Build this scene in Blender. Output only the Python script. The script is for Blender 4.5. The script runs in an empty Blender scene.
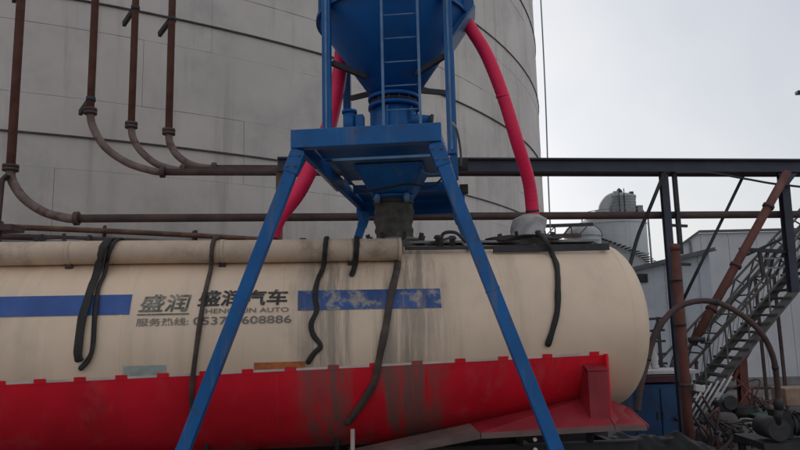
import bpy, bmesh, math, random
from mathutils import Vector, Matrix, Quaternion
random.seed(7)
PI = math.pi
R = math.radians
scene = bpy.context.scene
col = scene.collection

# ------------------------------------------------------------------ camera
cam_d = bpy.data.cameras.new('camera')
cam = bpy.data.objects.new('camera', cam_d)
col.objects.link(cam)
cam_d.sensor_width = 36.0
cam_d.lens = 36.0 * 680 / 800
cam_d.clip_end = 2000
cam.matrix_world = (Matrix.Translation((0, 0, 2.7)) @ Matrix.Rotation(R(90 + 8.4), 4, 'X') @ Matrix.Rotation(R(-1.35), 4, 'Z'))
scene.camera = cam

# ------------------------------------------------------------------ sky, sun, exposure
SUN_EL, SUN_AZ = R(23), R(-20)          # behind the storage tank, a little to the left of the view
world = bpy.data.worlds.new('World')
scene.world = world
world.use_nodes = True
nt = world.node_tree
bg = nt.nodes['Background']
sky = nt.nodes.new('ShaderNodeTexSky')
sky.sky_type = 'NISHITA'
sky.sun_disc = False
sky.sun_elevation = SUN_EL
sky.sun_rotation = SUN_AZ
sky.air_density = 1.0
sky.dust_density = 4.0
sky.ozone_density = 1.0
hsv = nt.nodes.new('ShaderNodeHueSaturation')
hsv.inputs['Saturation'].default_value = 0.4
nt.links.new(sky.outputs[0], hsv.inputs['Color'])
cloud = nt.nodes.new('ShaderNodeTexNoise')
cloud.inputs['Scale'].default_value = 2.6
cloud.inputs['Detail'].default_value = 4
tcw = nt.nodes.new('ShaderNodeTexCoord')
nt.links.new(tcw.outputs['Generated'], cloud.inputs['Vector'])
cr = nt.nodes.new('ShaderNodeValToRGB')
cr.color_ramp.elements[0].position = 0.38
cr.color_ramp.elements[0].color = (5.5, 5.9, 6.7, 1)
cr.color_ramp.elements[1].position = 0.64
cr.color_ramp.elements[1].color = (6.9, 7.1, 7.4, 1)
nt.links.new(cloud.outputs['Fac'], cr.inputs['Fac'])
mx = nt.nodes.new('ShaderNodeMix')
mx.data_type = 'RGBA'
mx.inputs['Factor'].default_value = 0.6
nt.links.new(hsv.outputs[0], mx.inputs[6])
nt.links.new(cr.outputs[0], mx.inputs[7])
nt.links.new(mx.outputs[2], bg.inputs['Color'])
bg.inputs['Strength'].default_value = 0.12

sd = bpy.data.lights.new('sun', 'SUN')
sd.energy = 1.2
sd.angle = R(20)
sd.color = (1.0, 0.96, 0.9)
sun = bpy.data.objects.new('sun', sd)
col.objects.link(sun)
to_sun = Vector((math.sin(SUN_AZ) * math.cos(SUN_EL), math.cos(SUN_AZ) * math.cos(SUN_EL), math.sin(SUN_EL)))
sun.rotation_euler = (-to_sun).to_track_quat('-Z', 'Y').to_euler()
sun.location = to_sun * 60

vs = scene.view_settings
vs.view_transform = 'Standard'
vs.look = 'None'
vs.exposure = 0.0
vs.gamma = 1.0
vs.use_curve_mapping = False

# ------------------------------------------------------------------ materials
def _mix(n, l, fac, a, b, mode='MIX'):
    m = n.new('ShaderNodeMix')
    m.data_type = 'RGBA'
    m.blend_type = mode
    for sock, val in ((m.inputs['Factor'], fac), (m.inputs[6], a), (m.inputs[7], b)):
        if isinstance(val, (int, float)):
            sock.default_value = val
        elif isinstance(val, tuple):
            sock.default_value = (*val, 1) if len(val) == 3 else val
        else:
            l.new(val, sock)
    return m.outputs[2]

def _noise(n, l, vec, scale, detail=5, rough=0.6, stretch=None):
    t = n.new('ShaderNodeTexNoise')
    t.inputs['Scale'].default_value = scale
    t.inputs['Detail'].default_value = detail
    t.inputs['Roughness'].default_value = rough
    if stretch:
        mp = n.new('ShaderNodeMapping')
        mp.inputs['Scale'].default_value = stretch
        l.new(vec, mp.inputs['Vector'])
        vec = mp.outputs[0]
    l.new(vec, t.inputs['Vector'])
    return t.outputs['Fac']

def _ramp(n, l, src, lo, hi):
    m = n.new('ShaderNodeMapRange')
    m.interpolation_type = 'SMOOTHSTEP'
    m.inputs['From Min'].default_value = lo
    m.inputs['From Max'].default_value = hi
    l.new(src, m.inputs['Value'])
    return m.outputs[0]

def _mul(n, l, a, b):
    m = n.new('ShaderNodeMath')
    m.operation = 'MULTIPLY'
    for i, v in enumerate((a, b)):
        if isinstance(v, (int, float)):
            m.inputs[i].default_value = v
        else:
            l.new(v, m.inputs[i])
    return m.outputs[0]

def mat(name, c, rough=0.65, metal=0.0, var=0.18, scale=2.5, dirt=None, dirt_lo=0.52, dirt_hi=0.75, dirt_amt=0.7,
        dirt_scale=3.0, streak=None, streak_amt=0.5, streak_scale=3.0, bump=0.0, bump_scale=30, spec=0.5, stain=None, streak_y=1.0):
    m = bpy.data.materials.new(name)
    m.use_nodes = True
    t = m.node_tree
    n, l = t.nodes, t.links
    p = n['Principled BSDF']
    p.inputs['Roughness'].default_value = rough
    p.inputs['Metallic'].default_value = metal
    p.inputs['Specular IOR Level'].default_value = spec
    tc = n.new('ShaderNodeTexCoord')
    v = tc.outputs['Object']
    f = _noise(n, l, v, scale)
    out = _mix(n, l, _ramp(n, l, f, 0.3, 0.7), tuple(x * (1 - var) for x in c), tuple(min(1, x * (1 + var)) for x in c))
    if streak:
        s = _noise(n, l, v, streak_scale, 6, 0.65, (1, streak_y, 0.07))
        out = _mix(n, l, _mul(n, l, _ramp(n, l, s, 0.5, 0.72), streak_amt), out, streak)
    if dirt:
        d = _noise(n, l, v, dirt_scale, 8, 0.7)
        out = _mix(n, l, _mul(n, l, _ramp(n, l, d, dirt_lo, dirt_hi), dirt_amt), out, dirt)
    if stain:
        x0, x1, sc, amt = stain
        sep = n.new('ShaderNodeSeparateXYZ')
        l.new(v, sep.inputs[0])
        wob = n.new('ShaderNodeMath')
        wob.operation = 'MULTIPLY_ADD'
        l.new(_noise(n, l, v, 2.2, 5, 0.6, (1, 1, 0.5)), wob.inputs[0])
        wob.inputs[1].default_value = 0.7
        l.new(sep.outputs['X'], wob.inputs[2])
        w = _mul(n, l, _ramp(n, l, wob.outputs[0], x0 + 0.2, x0 + 0.65), _ramp(n, l, wob.outputs[0], x1 + 0.6, x1 + 0.1))
        s = _noise(n, l, v, 8.0, 8, 0.72, (1, 0.15, 0.05))
        s2 = _noise(n, l, v, 2.6, 4, 0.55, (1, 0.15, 0.06))
        k = _mul(n, l, _ramp(n, l, s, 0.38, 0.58), _ramp(n, l, s2, 0.38, 0.52))
        out = _mix(n, l, _mul(n, l, _mul(n, l, w, k), amt), out, sc)
    l.new(out, p.inputs['Base Color'])
    if bump:
        b = n.new('ShaderNodeBump')
        b.inputs['Strength'].default_value = bump
        b.inputs['Distance'].default_value = 0.02
        l.new(_noise(n, l, v, bump_scale, 4, 0.6), b.inputs['Height'])
        l.new(b.outputs[0], p.inputs['Normal'])
    return m

RUSTC = (0.09, 0.04, 0.025)
M = dict(
    tank=mat('weathered_tank_plate', (0.63, 0.565, 0.52), 0.7, 0, 0.10, 0.3, dirt=(0.37, 0.34, 0.315), dirt_scale=0.45, dirt_amt=0.65,
             dirt_lo=0.45, dirt_hi=0.75, streak=(0.33, 0.285, 0.25), streak_amt=0.5, streak_scale=2.6, bump=0.12, bump_scale=6),
    seam=mat('dark_seam', (0.20, 0.18, 0.17), 0.9),
    band=mat('dark_girth_steel', (0.075, 0.068, 0.062), 0.8, 0, 0.3, 4, dirt=RUSTC, dirt_amt=0.5),
    cream=mat('cream_tanker_paint', (0.80, 0.60, 0.435), 0.48, 0, 0.06, 1.2, dirt=(0.50, 0.38, 0.27), dirt_scale=1.1, dirt_lo=0.5, dirt_hi=0.85, dirt_amt=0.6,
              streak=(0.50, 0.38, 0.28), streak_amt=0.45, streak_scale=2.4, bump=0.22, bump_scale=1.6, stain=(-1.2, 0.38, (0.30, 0.245, 0.19), 0.85), streak_y=0.15),
    creamtube=mat('dusty_cream_tube', (0.60, 0.45, 0.33), 0.6, 0, 0.15, 2.0, dirt=(0.17, 0.11, 0.08), dirt_scale=1.6, dirt_lo=0.5, dirt_hi=0.72, dirt_amt=0.7, bump=0.1, bump_scale=9),
    red=mat('red_tanker_paint', (0.76, 0.013, 0.03), 0.45, 0, 0.12, 1.5, dirt=(0.26, 0.02, 0.025), dirt_scale=1.3, dirt_amt=0.55, spec=0.3,
            streak=(0.50, 0.13, 0.13), streak_amt=0.4, streak_scale=3.2, bump=0.3, bump_scale=2.2, stain=(-1.2, 0.42, (0.15, 0.115, 0.098), 0.85)),
    redpart=mat('red_mudguard_paint', (0.27, 0.014, 0.024), 0.5, 0, 0.2, 2.5, dirt=(0.13, 0.05, 0.045), dirt_scale=2.5, dirt_amt=0.6),
    dust=mat('dusty_mudguard_edge', (0.15, 0.10, 0.088), 0.8, 0, 0.25, 3, dirt=(0.25, 0.03, 0.035), dirt_amt=0.4),
    stripe=mat('blue_stripe_paint', (0.028, 0.085, 0.30), 0.5, 0, 0.15, 3, dirt=(0.10, 0.12, 0.2), dirt_amt=0.4),
    wornstripe=mat('worn_blue_stripe_paint', (0.035, 0.09, 0.27), 0.55, 0, 0.2, 3, dirt=(0.40, 0.34, 0.27), dirt_scale=3.4, dirt_lo=0.50, dirt_hi=0.6, dirt_amt=0.9,
                   streak=(0.26, 0.22, 0.18), streak_amt=0.9, streak_scale=7, streak_y=0.15),
    black=mat('black_lettering', (0.03, 0.03, 0.03), 0.6, dirt=(0.3, 0.25, 0.2), dirt_scale=9, dirt_lo=0.5, dirt_hi=0.7, dirt_amt=0.55),
    greenlet=mat('faded_green_lettering', (0.08, 0.10, 0.08), 0.6, dirt=(0.4, 0.35, 0.29), dirt_scale=9, dirt_lo=0.45, dirt_hi=0.65, dirt_amt=0.8),
    greylet=mat('faded_grey_lettering', (0.19, 0.165, 0.14), 0.6, dirt=(0.4, 0.35, 0.29), dirt_scale=9, dirt_amt=0.6),
    whitetape=mat('white_reflective_tape', (0.70, 0.55, 0.50), 0.4, dirt=(0.4, 0.2, 0.18), dirt_amt=0.4),
    orange=mat('orange_sticker', (0.45, 0.14, 0.04), 0.5, 0, 0.3, 9, dirt=(0.14, 0.05, 0.02), dirt_scale=14, dirt_amt=0.6),
    palelabel=mat('pale_green_label', (0.36, 0.40, 0.36), 0.5, 0, 0.15, 8),
    rubber=mat('black_rubber', (0.018, 0.016, 0.015), 0.7, 0, 0.3, 6, dirt=(0.07, 0.06, 0.05), dirt_amt=0.4),
    brownhose=mat('dusty_brown_hose', (0.07, 0.05, 0.04), 0.75, 0, 0.3, 6, dirt=(0.14, 0.10, 0.08), dirt_amt=0.6),
    stick=mat('pale_stick', (0.36, 0.29, 0.25), 0.8),
    blue=mat('blue_tower_paint', (0.009, 0.112, 0.33), 0.5, 0, 0.15, 2.0, dirt=(0.085, 0.06, 0.05), dirt_scale=7, dirt_lo=0.57, dirt_hi=0.66, dirt_amt=0.7,
             streak=(0.15, 0.16, 0.17), streak_amt=0.5, streak_scale=8, bump=0.06, bump_scale=14, spec=0.3),
    hopper=mat('dark_blue_hopper_paint', (0.003, 0.09, 0.31), 0.5, 0, 0.12, 1.2, dirt=(0.04, 0.09, 0.18), dirt_scale=2, dirt_amt=0.5,
               streak=(0.03, 0.07, 0.15), streak_amt=0.35, streak_scale=3, bump=0.04, bump_scale=4, spec=0.25),
    bluelight=mat('worn_pale_blue_steel', (0.09, 0.19, 0.33), 0.5, 0, 0.2, 5),
    sock=mat('grey_filling_sock', (0.085, 0.08, 0.065), 0.95, 0, 0.25, 9, dirt=(0.17, 0.155, 0.13), dirt_amt=0.6, streak=(0.05, 0.05, 0.04), streak_amt=0.5, bump=0.4, bump_scale=22),
    cloth=mat('grey_white_cloth', (0.46, 0.44, 0.42), 0.95, 0, 0.15, 5, dirt=(0.25, 0.23, 0.21), dirt_amt=0.6, bump=0.4, bump_scale=14),
    redhose=mat('red_hose', (0.88, 0.024, 0.10), 0.5, 0, 0.12, 3, dirt=(0.55, 0.06, 0.09), dirt_amt=0.6, spec=0.3),
    darksteel=mat('dark_steel', (0.035, 0.035, 0.038), 0.65, 0, 0.3, 4, dirt=RUSTC, dirt_amt=0.45),
    beam=mat('dark_navy_beam', (0.040, 0.043, 0.066), 0.6, 0, 0.25, 2, dirt=(0.05, 0.035, 0.03), dirt_amt=0.5),
    rust=mat('red_rust_pipe', (0.19, 0.085, 0.062), 0.75, 0, 0.25, 2.5, dirt=(0.10, 0.045, 0.03), dirt_scale=4, dirt_amt=0.7, streak=(0.24, 0.15, 0.11), streak_amt=0.4),
    rustgrey=mat('grey_rust_elbow', (0.19, 0.135, 0.118), 0.8, 0, 0.25, 4, dirt=RUSTC, dirt_scale=6, dirt_lo=0.5, dirt_hi=0.65, dirt_amt=0.8),
    rustdark=mat('dark_rust_pipe', (0.085, 0.05, 0.045), 0.75, 0, 0.3, 2.5, dirt=(0.16, 0.07, 0.045), dirt_scale=3, dirt_amt=0.6),
    rustbrown=mat('orange_rust_rail', (0.16, 0.085, 0.055), 0.85, 0, 0.35, 3, dirt=(0.06, 0.035, 0.03), dirt_scale=2.5, dirt_amt=0.8),
    redcol=mat('red_oxide_column', (0.15, 0.05, 0.038), 0.8, 0, 0.3, 2, dirt=(0.07, 0.045, 0.04), dirt_scale=3.5, dirt_amt=0.75, streak=(0.2, 0.13, 0.11), streak_amt=0.5, bump=0.2, bump_scale=20),
    greysteel=mat('grey_galvanised_steel', (0.24, 0.245, 0.25), 0.6, 0.2, 0.2, 3, dirt=(0.12, 0.09, 0.08), dirt_amt=0.5),
    stairsteel=mat('brown_grey_stair_steel', (0.13, 0.118, 0.112), 0.75, 0, 0.3, 3, dirt=(0.07, 0.04, 0.03), dirt_scale=5, dirt_amt=0.6),
    treads=mat('dark_stair_tread', (0.045, 0.042, 0.042), 0.8),
    wall=mat('pale_grey_cladding', (0.56, 0.56, 0.575), 0.75, 0, 0.06, 0.6, dirt=(0.42, 0.42, 0.43), dirt_scale=0.5, dirt_amt=0.5, streak=(0.40, 0.39, 0.39), streak_amt=0.35, streak_scale=1.5),
    shed=mat('blue_grey_shed_wall', (0.48, 0.50, 0.53), 0.8, 0, 0.08, 0.8, dirt=(0.26, 0.26, 0.27), dirt_amt=0.4, streak=(0.24, 0.24, 0.25), streak_amt=0.3),
    roof=mat('dark_shed_roof', (0.12, 0.12, 0.125), 0.8),
    glass=mat('dark_window_glass', (0.02, 0.022, 0.025), 0.15),
    silo=mat('pale_grey_silo', (0.40, 0.415, 0.415), 0.7, 0, 0.1, 1.0, dirt=(0.28, 0.29, 0.29), dirt_scale=1.0, dirt_amt=0.6, streak=(0.25, 0.25, 0.25), streak_amt=0.5, streak_scale=2),
    bluebox=mat('blue_cabinet_paint', (0.010, 0.05, 0.14), 0.5, 0, 0.25, 2.5, dirt=(0.03, 0.04, 0.06), dirt_amt=0.6),
    white=mat('dirty_white_paint', (0.55, 0.53, 0.52), 0.7, 0, 0.15, 4, dirt=(0.3, 0.28, 0.26), dirt_amt=0.5),
    maroon=mat('maroon_rail', (0.07, 0.02, 0.028), 0.6),
    bag=mat('grey_cement_bag', (0.11, 0.095, 0.09), 0.95, 0, 0.25, 5, dirt=(0.10, 0.09, 0.085), dirt_amt=0.6, bump=0.3, bump_scale=18),
    palebag=mat('pale_bag', (0.30, 0.28, 0.26), 0.95, 0, 0.2, 5, dirt=(0.12, 0.11, 0.10), dirt_amt=0.6, bump=0.3, bump_scale=18),
    green=mat('dull_green_paint', (0.05, 0.12, 0.09), 0.6, 0, 0.2, 4, dirt=(0.05, 0.05, 0.045), dirt_amt=0.5),
    tan=mat('tan_board', (0.30, 0.20, 0.14), 0.85, 0, 0.2, 4),
    tarp=mat('black_tarpaulin', (0.006, 0.006, 0.007), 0.45, 0, 0.3, 3, dirt=(0.03, 0.027, 0.025), dirt_amt=0.4, bump=0.4, bump_scale=5, spec=0.25),
    tyre=mat('tyre_rubber', (0.02, 0.02, 0.02), 0.85),
    ground=mat('dark_wet_yard', (0.13, 0.112, 0.10), 0.8, 0, 0.3, 0.5, dirt=(0.19, 0.165, 0.15), dirt_scale=0.8, dirt_amt=0.6, bump=0.5, bump_scale=8),
    shadeground=mat('dark_ground_painted_shade', (0.035, 0.027, 0.025), 0.6, 0, 0.4, 1.2, dirt=(0.07, 0.05, 0.045), dirt_scale=2.5, dirt_amt=0.6, bump=0.6, bump_scale=9),  # dark ground tone with the yard shadow mixed into the colour
    concrete=mat('plinth_concrete', (0.22, 0.21, 0.20), 0.9, 0, 0.2, 2),
)

# ------------------------------------------------------------------ mesh helpers (all shapes are given in world metres)
class MB:
    def __init__(self):
        self.v, self.f, self.smooth = [], [], []
    def add(self, verts, faces, smooth=False):
        o = len(self.v)
        self.v += [Vector(p) for p in verts]
        self.f += [tuple(i + o for i in f) for f in faces]
        self.smooth += [smooth] * len(faces)
        return self
    def box(self, c, ax, ay, az):
        """centre and three half-axis vectors"""
        c, ax, ay, az = map(Vector, (c, ax, ay, az))
        P = [c + sx * ax + sy * ay + sz * az for sz in (-1, 1) for sy in (-1, 1) for sx in (-1, 1)]
        F = [(0, 2, 3, 1), (4, 5, 7, 6), (0, 1, 5, 4), (2, 6, 7, 3), (0, 4, 6, 2), (1, 3, 7, 5)]
        if ax.cross(ay).dot(az) < 0:
            F = [f[::-1] for f in F]
        return self.add(P, F)
    def abox(self, x0, x1, y0, y1, z0, z1):
        return self.box(((x0 + x1) / 2, (y0 + y1) / 2, (z0 + z1) / 2), ((x1 - x0) / 2, 0, 0), (0, (y1 - y0) / 2, 0), (0, 0, (z1 - z0) / 2))
    def bar(self, a, b, w, h, up=(0, 0, 1)):
        a, b, up = Vector(a), Vector(b), Vector(up)
        d = b - a
        s = d.cross(up)
        if s.length < 1e-5:
            s = d.cross(Vector((1, 0, 0)))
        s.normalize()
        u = s.cross(d).normalized()
        return self.box((a + b) / 2, s * w / 2, d / 2, u * h / 2)
    def ibeam(self, a, b, w, h, t=0.02, up=(0, 0, 1)):
        a, b, up = Vector(a), Vector(b), Vector(up)
        d = b - a
        s = d.cross(up)
        if s.length < 1e-5:
            s = d.cross(Vector((1, 0, 0)))
        s.normalize()
        u = s.cross(d).normalized()
        for k in (-1, 1):
            self.box((a + b) / 2 + u * k * (h / 2 - t / 2), s * w / 2, d / 2, u * t / 2)
        return self.box((a + b) / 2, s * t / 2, d / 2, u * (h / 2 - t))
    def tube(self, pts, r, n=12, cap=True, flat=None):
        """swept tube; r a number or a list; flat = (wide, thin) half sizes for a strap-like section"""
        P = [Vector(p) for p in pts]
        rs = r if isinstance(r, (list, tuple)) else [r] * len(P)
        rings = []
        t0 = (P[1] - P[0]).normalized()
        nrm = t0.orthogonal().normalized()
        if flat:
            nrm = flat[2] - t0 * flat[2].dot(t0)
            nrm.normalize()
        prev = t0
        vs_ = []
        for i, p in enumerate(P):
            t = (P[min(i + 1, len(P) - 1)] - P[max(i - 1, 0)]).normalized()
            q = prev.rotation_difference(t)
            nrm = (q @ nrm)
            nrm = (nrm - t * nrm.dot(t)).normalized()
            prev = t
            b = t.cross(nrm)
            for k in range(n):
                a = 2 * PI * k / n
                if flat:
                    vs_.append(p + nrm * math.cos(a) * flat[1] * rs[i] + b * math.sin(a) * flat[0] * rs[i])
                else:
                    vs_.append(p + (nrm * math.cos(a) + b * math.sin(a)) * rs[i])
        F = []
        for i in range(len(P) - 1):
            for k in range(n):
                k2 = (k + 1) % n
                F.append((i * n + k, i * n + k2, (i + 1) * n + k2, (i + 1) * n + k))
        self.add(vs_, F, True)
        if cap:
            o = len(self.v) - len(vs_)
            self.f.append(tuple(o + k for k in range(n))[::-1]); self.smooth.append(False)
            self.f.append(tuple(o + (len(P) - 1) * n + k for k in range(n))); self.smooth.append(False)
        return self
    def lathe(self, c, prof, n=32, smooth=True, caps=True, sq=False):
        """profile of (radius, z) from bottom to top round a vertical axis through c"""
        c = Vector(c)
        vs_ = []
        for r_, z in prof:
            for k in range(n):
                a = 2 * PI * k / n + (PI / 4 if sq else 0)
                vs_.append(c + Vector((r_ * math.cos(a), r_ * math.sin(a), z)))
        F = [(i * n + k, i * n + (k + 1) % n, (i + 1) * n + (k + 1) % n, (i + 1) * n + k) for i in range(len(prof) - 1) for k in range(n)]
        self.add(vs_, F, smooth)
        if caps:
            o = len(self.v) - len(vs_)
            self.f.append(tuple(o + k for k in range(n))[::-1]); self.smooth.append(False)
            self.f.append(tuple(o + (len(prof) - 1) * n + k for k in range(n))); self.smooth.append(False)
        return self
    def prism(self, poly, d):
        """closed polygon (world points) pushed along vector d"""
        d = Vector(d)
        P = [Vector(p) for p in poly]
        n = len(P)
        F = [tuple(range(n))[::-1], tuple(range(n, 2 * n))] + [(k, (k + 1) % n, n + (k + 1) % n, n + k) for k in range(n)]
        return self.add(P + [p + d for p in P], F)
    def grid(self, fn, nu, nv, smooth=True, flip=False):
        vs_ = [fn(i / nu, j / nv) for j in range(nv + 1) for i in range(nu + 1)]
        w = nu + 1
        F = [(j * w + i, j * w + i + 1, (j + 1) * w + i + 1, (j + 1) * w + i) for j in range(nv) for i in range(nu)]
        if flip:
            F = [f[::-1] for f in F]
        return self.add(vs_, F, smooth)

ROOT = {}
def link(name, mb, material, parent=None, bevel=0.0, recalc=True):
    me = bpy.data.meshes.new(name)
    if parent is None:
        xs = [v.x for v in mb.v]; ys = [v.y for v in mb.v]; zs = [v.z for v in mb.v]
        org = Vector(((min(xs) + max(xs)) / 2, (min(ys) + max(ys)) / 2, min(zs)))
    else:
        org = ROOT[parent.name]
    me.from_pydata([tuple(v - org) for v in mb.v], [], mb.f)
    me.polygons.foreach_set('use_smooth', mb.smooth)
    if recalc:
        b = bmesh.new(); b.from_mesh(me)
        bmesh.ops.recalc_face_normals(b, faces=b.faces)
        b.to_mesh(me); b.free()
    me.materials.append(M[material])
    me.update()
    o = bpy.data.objects.new(name, me)
    col.objects.link(o)
    if parent is None:
        o.location = org
    else:
        o.parent = parent
    ROOT[o.name] = org
    if bevel:
        bv = o.modifiers.new('bevel', 'BEVEL'); bv.width = bevel; bv.segments = 2; bv.limit_method = 'ANGLE'
    return o

def tag(o, label, cat, group=None, kind=None):
    if kind:
        o['kind'] = kind
    if label: o['label'] = label
    if cat: o['category'] = cat
    if group: o['group'] = group
    return o

def thing(name, loc, label, cat, group=None):
    o = bpy.data.objects.new(name, None)
    col.objects.link(o)
    o.location = loc
    o.empty_display_size = 0.3
    ROOT[o.name] = Vector(loc)
    return tag(o, label, cat, group)

def smooth_path(pts, n=8):
    """Catmull-Rom through points"""
    P = [Vector(p) for p in pts]
    P = [P[0] * 2 - P[1]] + P + [P[-1] * 2 - P[-2]]
    out = []
    for i in range(1, len(P) - 2):
        a, b, c, d = P[i - 1], P[i], P[i + 1], P[i + 2]
        for k in range(n):
            t = k / n
            out.append(0.5 * ((2 * b) + (c - a) * t + (2 * a - 5 * b + 4 * c - d) * t * t + (3 * b - a - 3 * c + d) * t ** 3))
    out.append(P[-2])
    return out

# ------------------------------------------------------------------ ground
mb = MB()
def gfn(u, v):
    x, y = -300 + 600 * u, -100 + 700 * v
    return Vector((x, y, 0))
mb.grid(gfn, 40, 40)
g = link('ground', mb, 'ground')
tag(g, 'dark dirty yard ground below the trailer and tanks', 'ground', kind='structure')

# darker ground sheet, yard shadow partly painted in, between pipe bridge and factory
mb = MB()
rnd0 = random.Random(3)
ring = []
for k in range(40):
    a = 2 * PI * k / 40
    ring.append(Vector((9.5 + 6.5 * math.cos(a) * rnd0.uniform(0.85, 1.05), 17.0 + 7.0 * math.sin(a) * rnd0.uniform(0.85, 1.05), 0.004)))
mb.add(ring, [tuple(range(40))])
tag(link('painted_shade_ground', mb, 'shadeground'), 'dark patch of ground with painted-in shade under the stair and pump', 'ground', kind='structure')

# ------------------------------------------------------------------ big storage tank
TC, TR = Vector((-18, 35.216, 0)), 25.0
tank = thing('storage_tank', TC, 'huge grey round steel storage tank with plate seams filling the left background', 'storage tank')
def tp(a, r, z):
    return Vector((TC.x + r * math.cos(a), TC.y + r * math.sin(a), z))
mb = MB().lathe(TC, [(TR - 0.05, 0.0), (TR - 0.05, 21.9)], 180)
link('shell', mb, 'seam', tank)
mb = MB().lathe(TC, [(TR + 0.1, 21.96), (TR + 0.1, 22.04), (0.3, 25.0)], 120)
link('roof', mb, 'tank', tank)
dA = R(13.75)
za = 0.05
for c in range(15):
    z0 = za + 1.46 * c
    offs = (c % 2) * dA * 0.5 + (c % 3) * dA * 0.13
    for k in range(10):
        a0 = R(-125) + offs + k * dA
        a1 = a0 + dA
        ga = 0.003 / TR
        rr_ = TR + random.uniform(-0.006, 0.006)
        tilt = random.uniform(-0.006, 0.006)
        mb = MB()
        nseg = 7
        verts, faces = [], []
        for i in range(nseg + 1):
            a = a0 + ga + (a1 - a0 - 2 * ga) * i / nseg
            for (dr, zz) in ((-0.045, z0 + 0.003), (0, z0 + 0.003), (tilt, z0 + 1.457), (-0.045, z0 + 1.457)):
                verts.append(tp(a, rr_ + dr, zz))
        for i in range(nseg):
            for j in range(3):
                faces.append((i * 4 + j, (i + 1) * 4 + j, (i + 1) * 4 + j + 1, i * 4 + j + 1))
        faces.append((0, 1, 2, 3)); faces.append(tuple(nseg * 4 + j for j in (3, 2, 1, 0)))
        mb.add(verts, faces)
        link('plate', mb, 'tank', tank)
link('rear_wall', MB().grid(lambda u, v: tp(R(22 + 208 * u), TR - 0.01, 0.02 + 21.9 * v), 80, 1), 'tank', tank)
for z in (3.65, 6.55, 9.42, 12.4, 15.3, 18.2):
    mb = MB()
    N = 200
    ring = [(TR - 0.0, z - 0.016), (TR + 0.04, z - 0.016), (TR + 0.04, z + 0.016), (TR - 0.0, z + 0.016)]
    verts = [tp(2 * PI * i / N, r_, zz) for i in range(N) for r_, zz in ring]
    faces = [(i * 4 + j, ((i + 1) % N) * 4 + j, ((i + 1) % N) * 4 + (j + 1) % 4, i * 4 + (j + 1) % 4) for i in range(N) for j in range(4)]
    mb.add(verts, faces)
    link('girth_band', mb, 'band', tank)

# rusty rail pipes bent round the tank wall
rail = thing('ring_pipe_rail', tp(R(-118), TR + 0.3, 4.4), 'pair of rusty brown pipes bent round the storage tank wall above the trailer', 'pipe rail')
for zz, rr_, mm in ((4.74, 0.055, 'rustbrown'), (4.56, 0.06, 'rustdark')):
    link('rail_pipe', MB().tube([tp(R(-122 + 1.0 * i), TR + 0.32, zz - 0.0015 * i) for i in range(70)], rr_, 10), mm, rail)
for i in range(0, 68, 4):
    a = R(-121 + i)
    link('bracket', MB().bar(tp(a, TR + 0.02, 4.65), tp(a, TR + 0.24, 4.65), 0.05, 0.24), 'rustdark', rail)

# ------------------------------------------------------------------ pipe rack: a line running with the trailer
SL = math.tan(R(7))
def rk(x, z, dy=0.0):
    return Vector((x, 12.2 + SL * x + dy, z))
ux = Vector((math.cos(R(7)), math.sin(R(7)), 0)); uy = Vector((-math.sin(R(7)), math.cos(R(7)), 0))

def flange(mb, c, r, h):
    mb.lathe(c, [(r, -h / 2), (r, h / 2)], 16)
    return mb

def riser_pipe(x, zf, elbow, run, r, label, mat_r, mat_e, mat_run, dy=0.0, bz=8.5):
    t = thing('riser_pipe', rk(x, 0, dy), label, 'pipe', 'pipes coming down the tank wall')
    link('riser', MB().tube([rk(x, zf, dy), rk(x, 21.2, dy), rk(x, 21.9, dy) + uy * 0.15, rk(x, 22.25, dy) + uy * 0.6, rk(x, 22.3, dy) + uy * 2.6], r, 14), mat_r, t)
    fl = link('flange', flange(MB(), rk(x, zf - 0.02, dy), r * 1.75, 0.05), 'rustdark', t)
    link('flange', flange(MB(), rk(x, zf - 0.08, dy), r * 1.75, 0.05), 'rustdark', t)
    link('elbow', MB().tube(smooth_path(elbow, 7), r * 1.02, 14), mat_e, t)
    link('run', MB().tube(run, r * 0.95, 14), mat_run, t)
    d = (run[1] - run[0]).normalized()
    mbf = MB().tube([run[0] - d * 0.04, run[0] + d * 0.04], r * 1.6, 14)
    link('flange', mbf, 'rustdark', t)
    # slanting strut back to the tank wall
    link('strut', MB().bar(rk(x - 0.02, bz, dy), rk(x - 0.02, bz - 0.10, dy) + Vector((-0.36, 0.42, 0)), 0.06, 0.10), 'darksteel', t)
    mb = MB().tube([rk(x, bz - 0.03, dy), rk(x, bz + 0.05, dy)], r * 1.25, 14)
    link('clamp', mb, 'darksteel', t)
    return t

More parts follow.
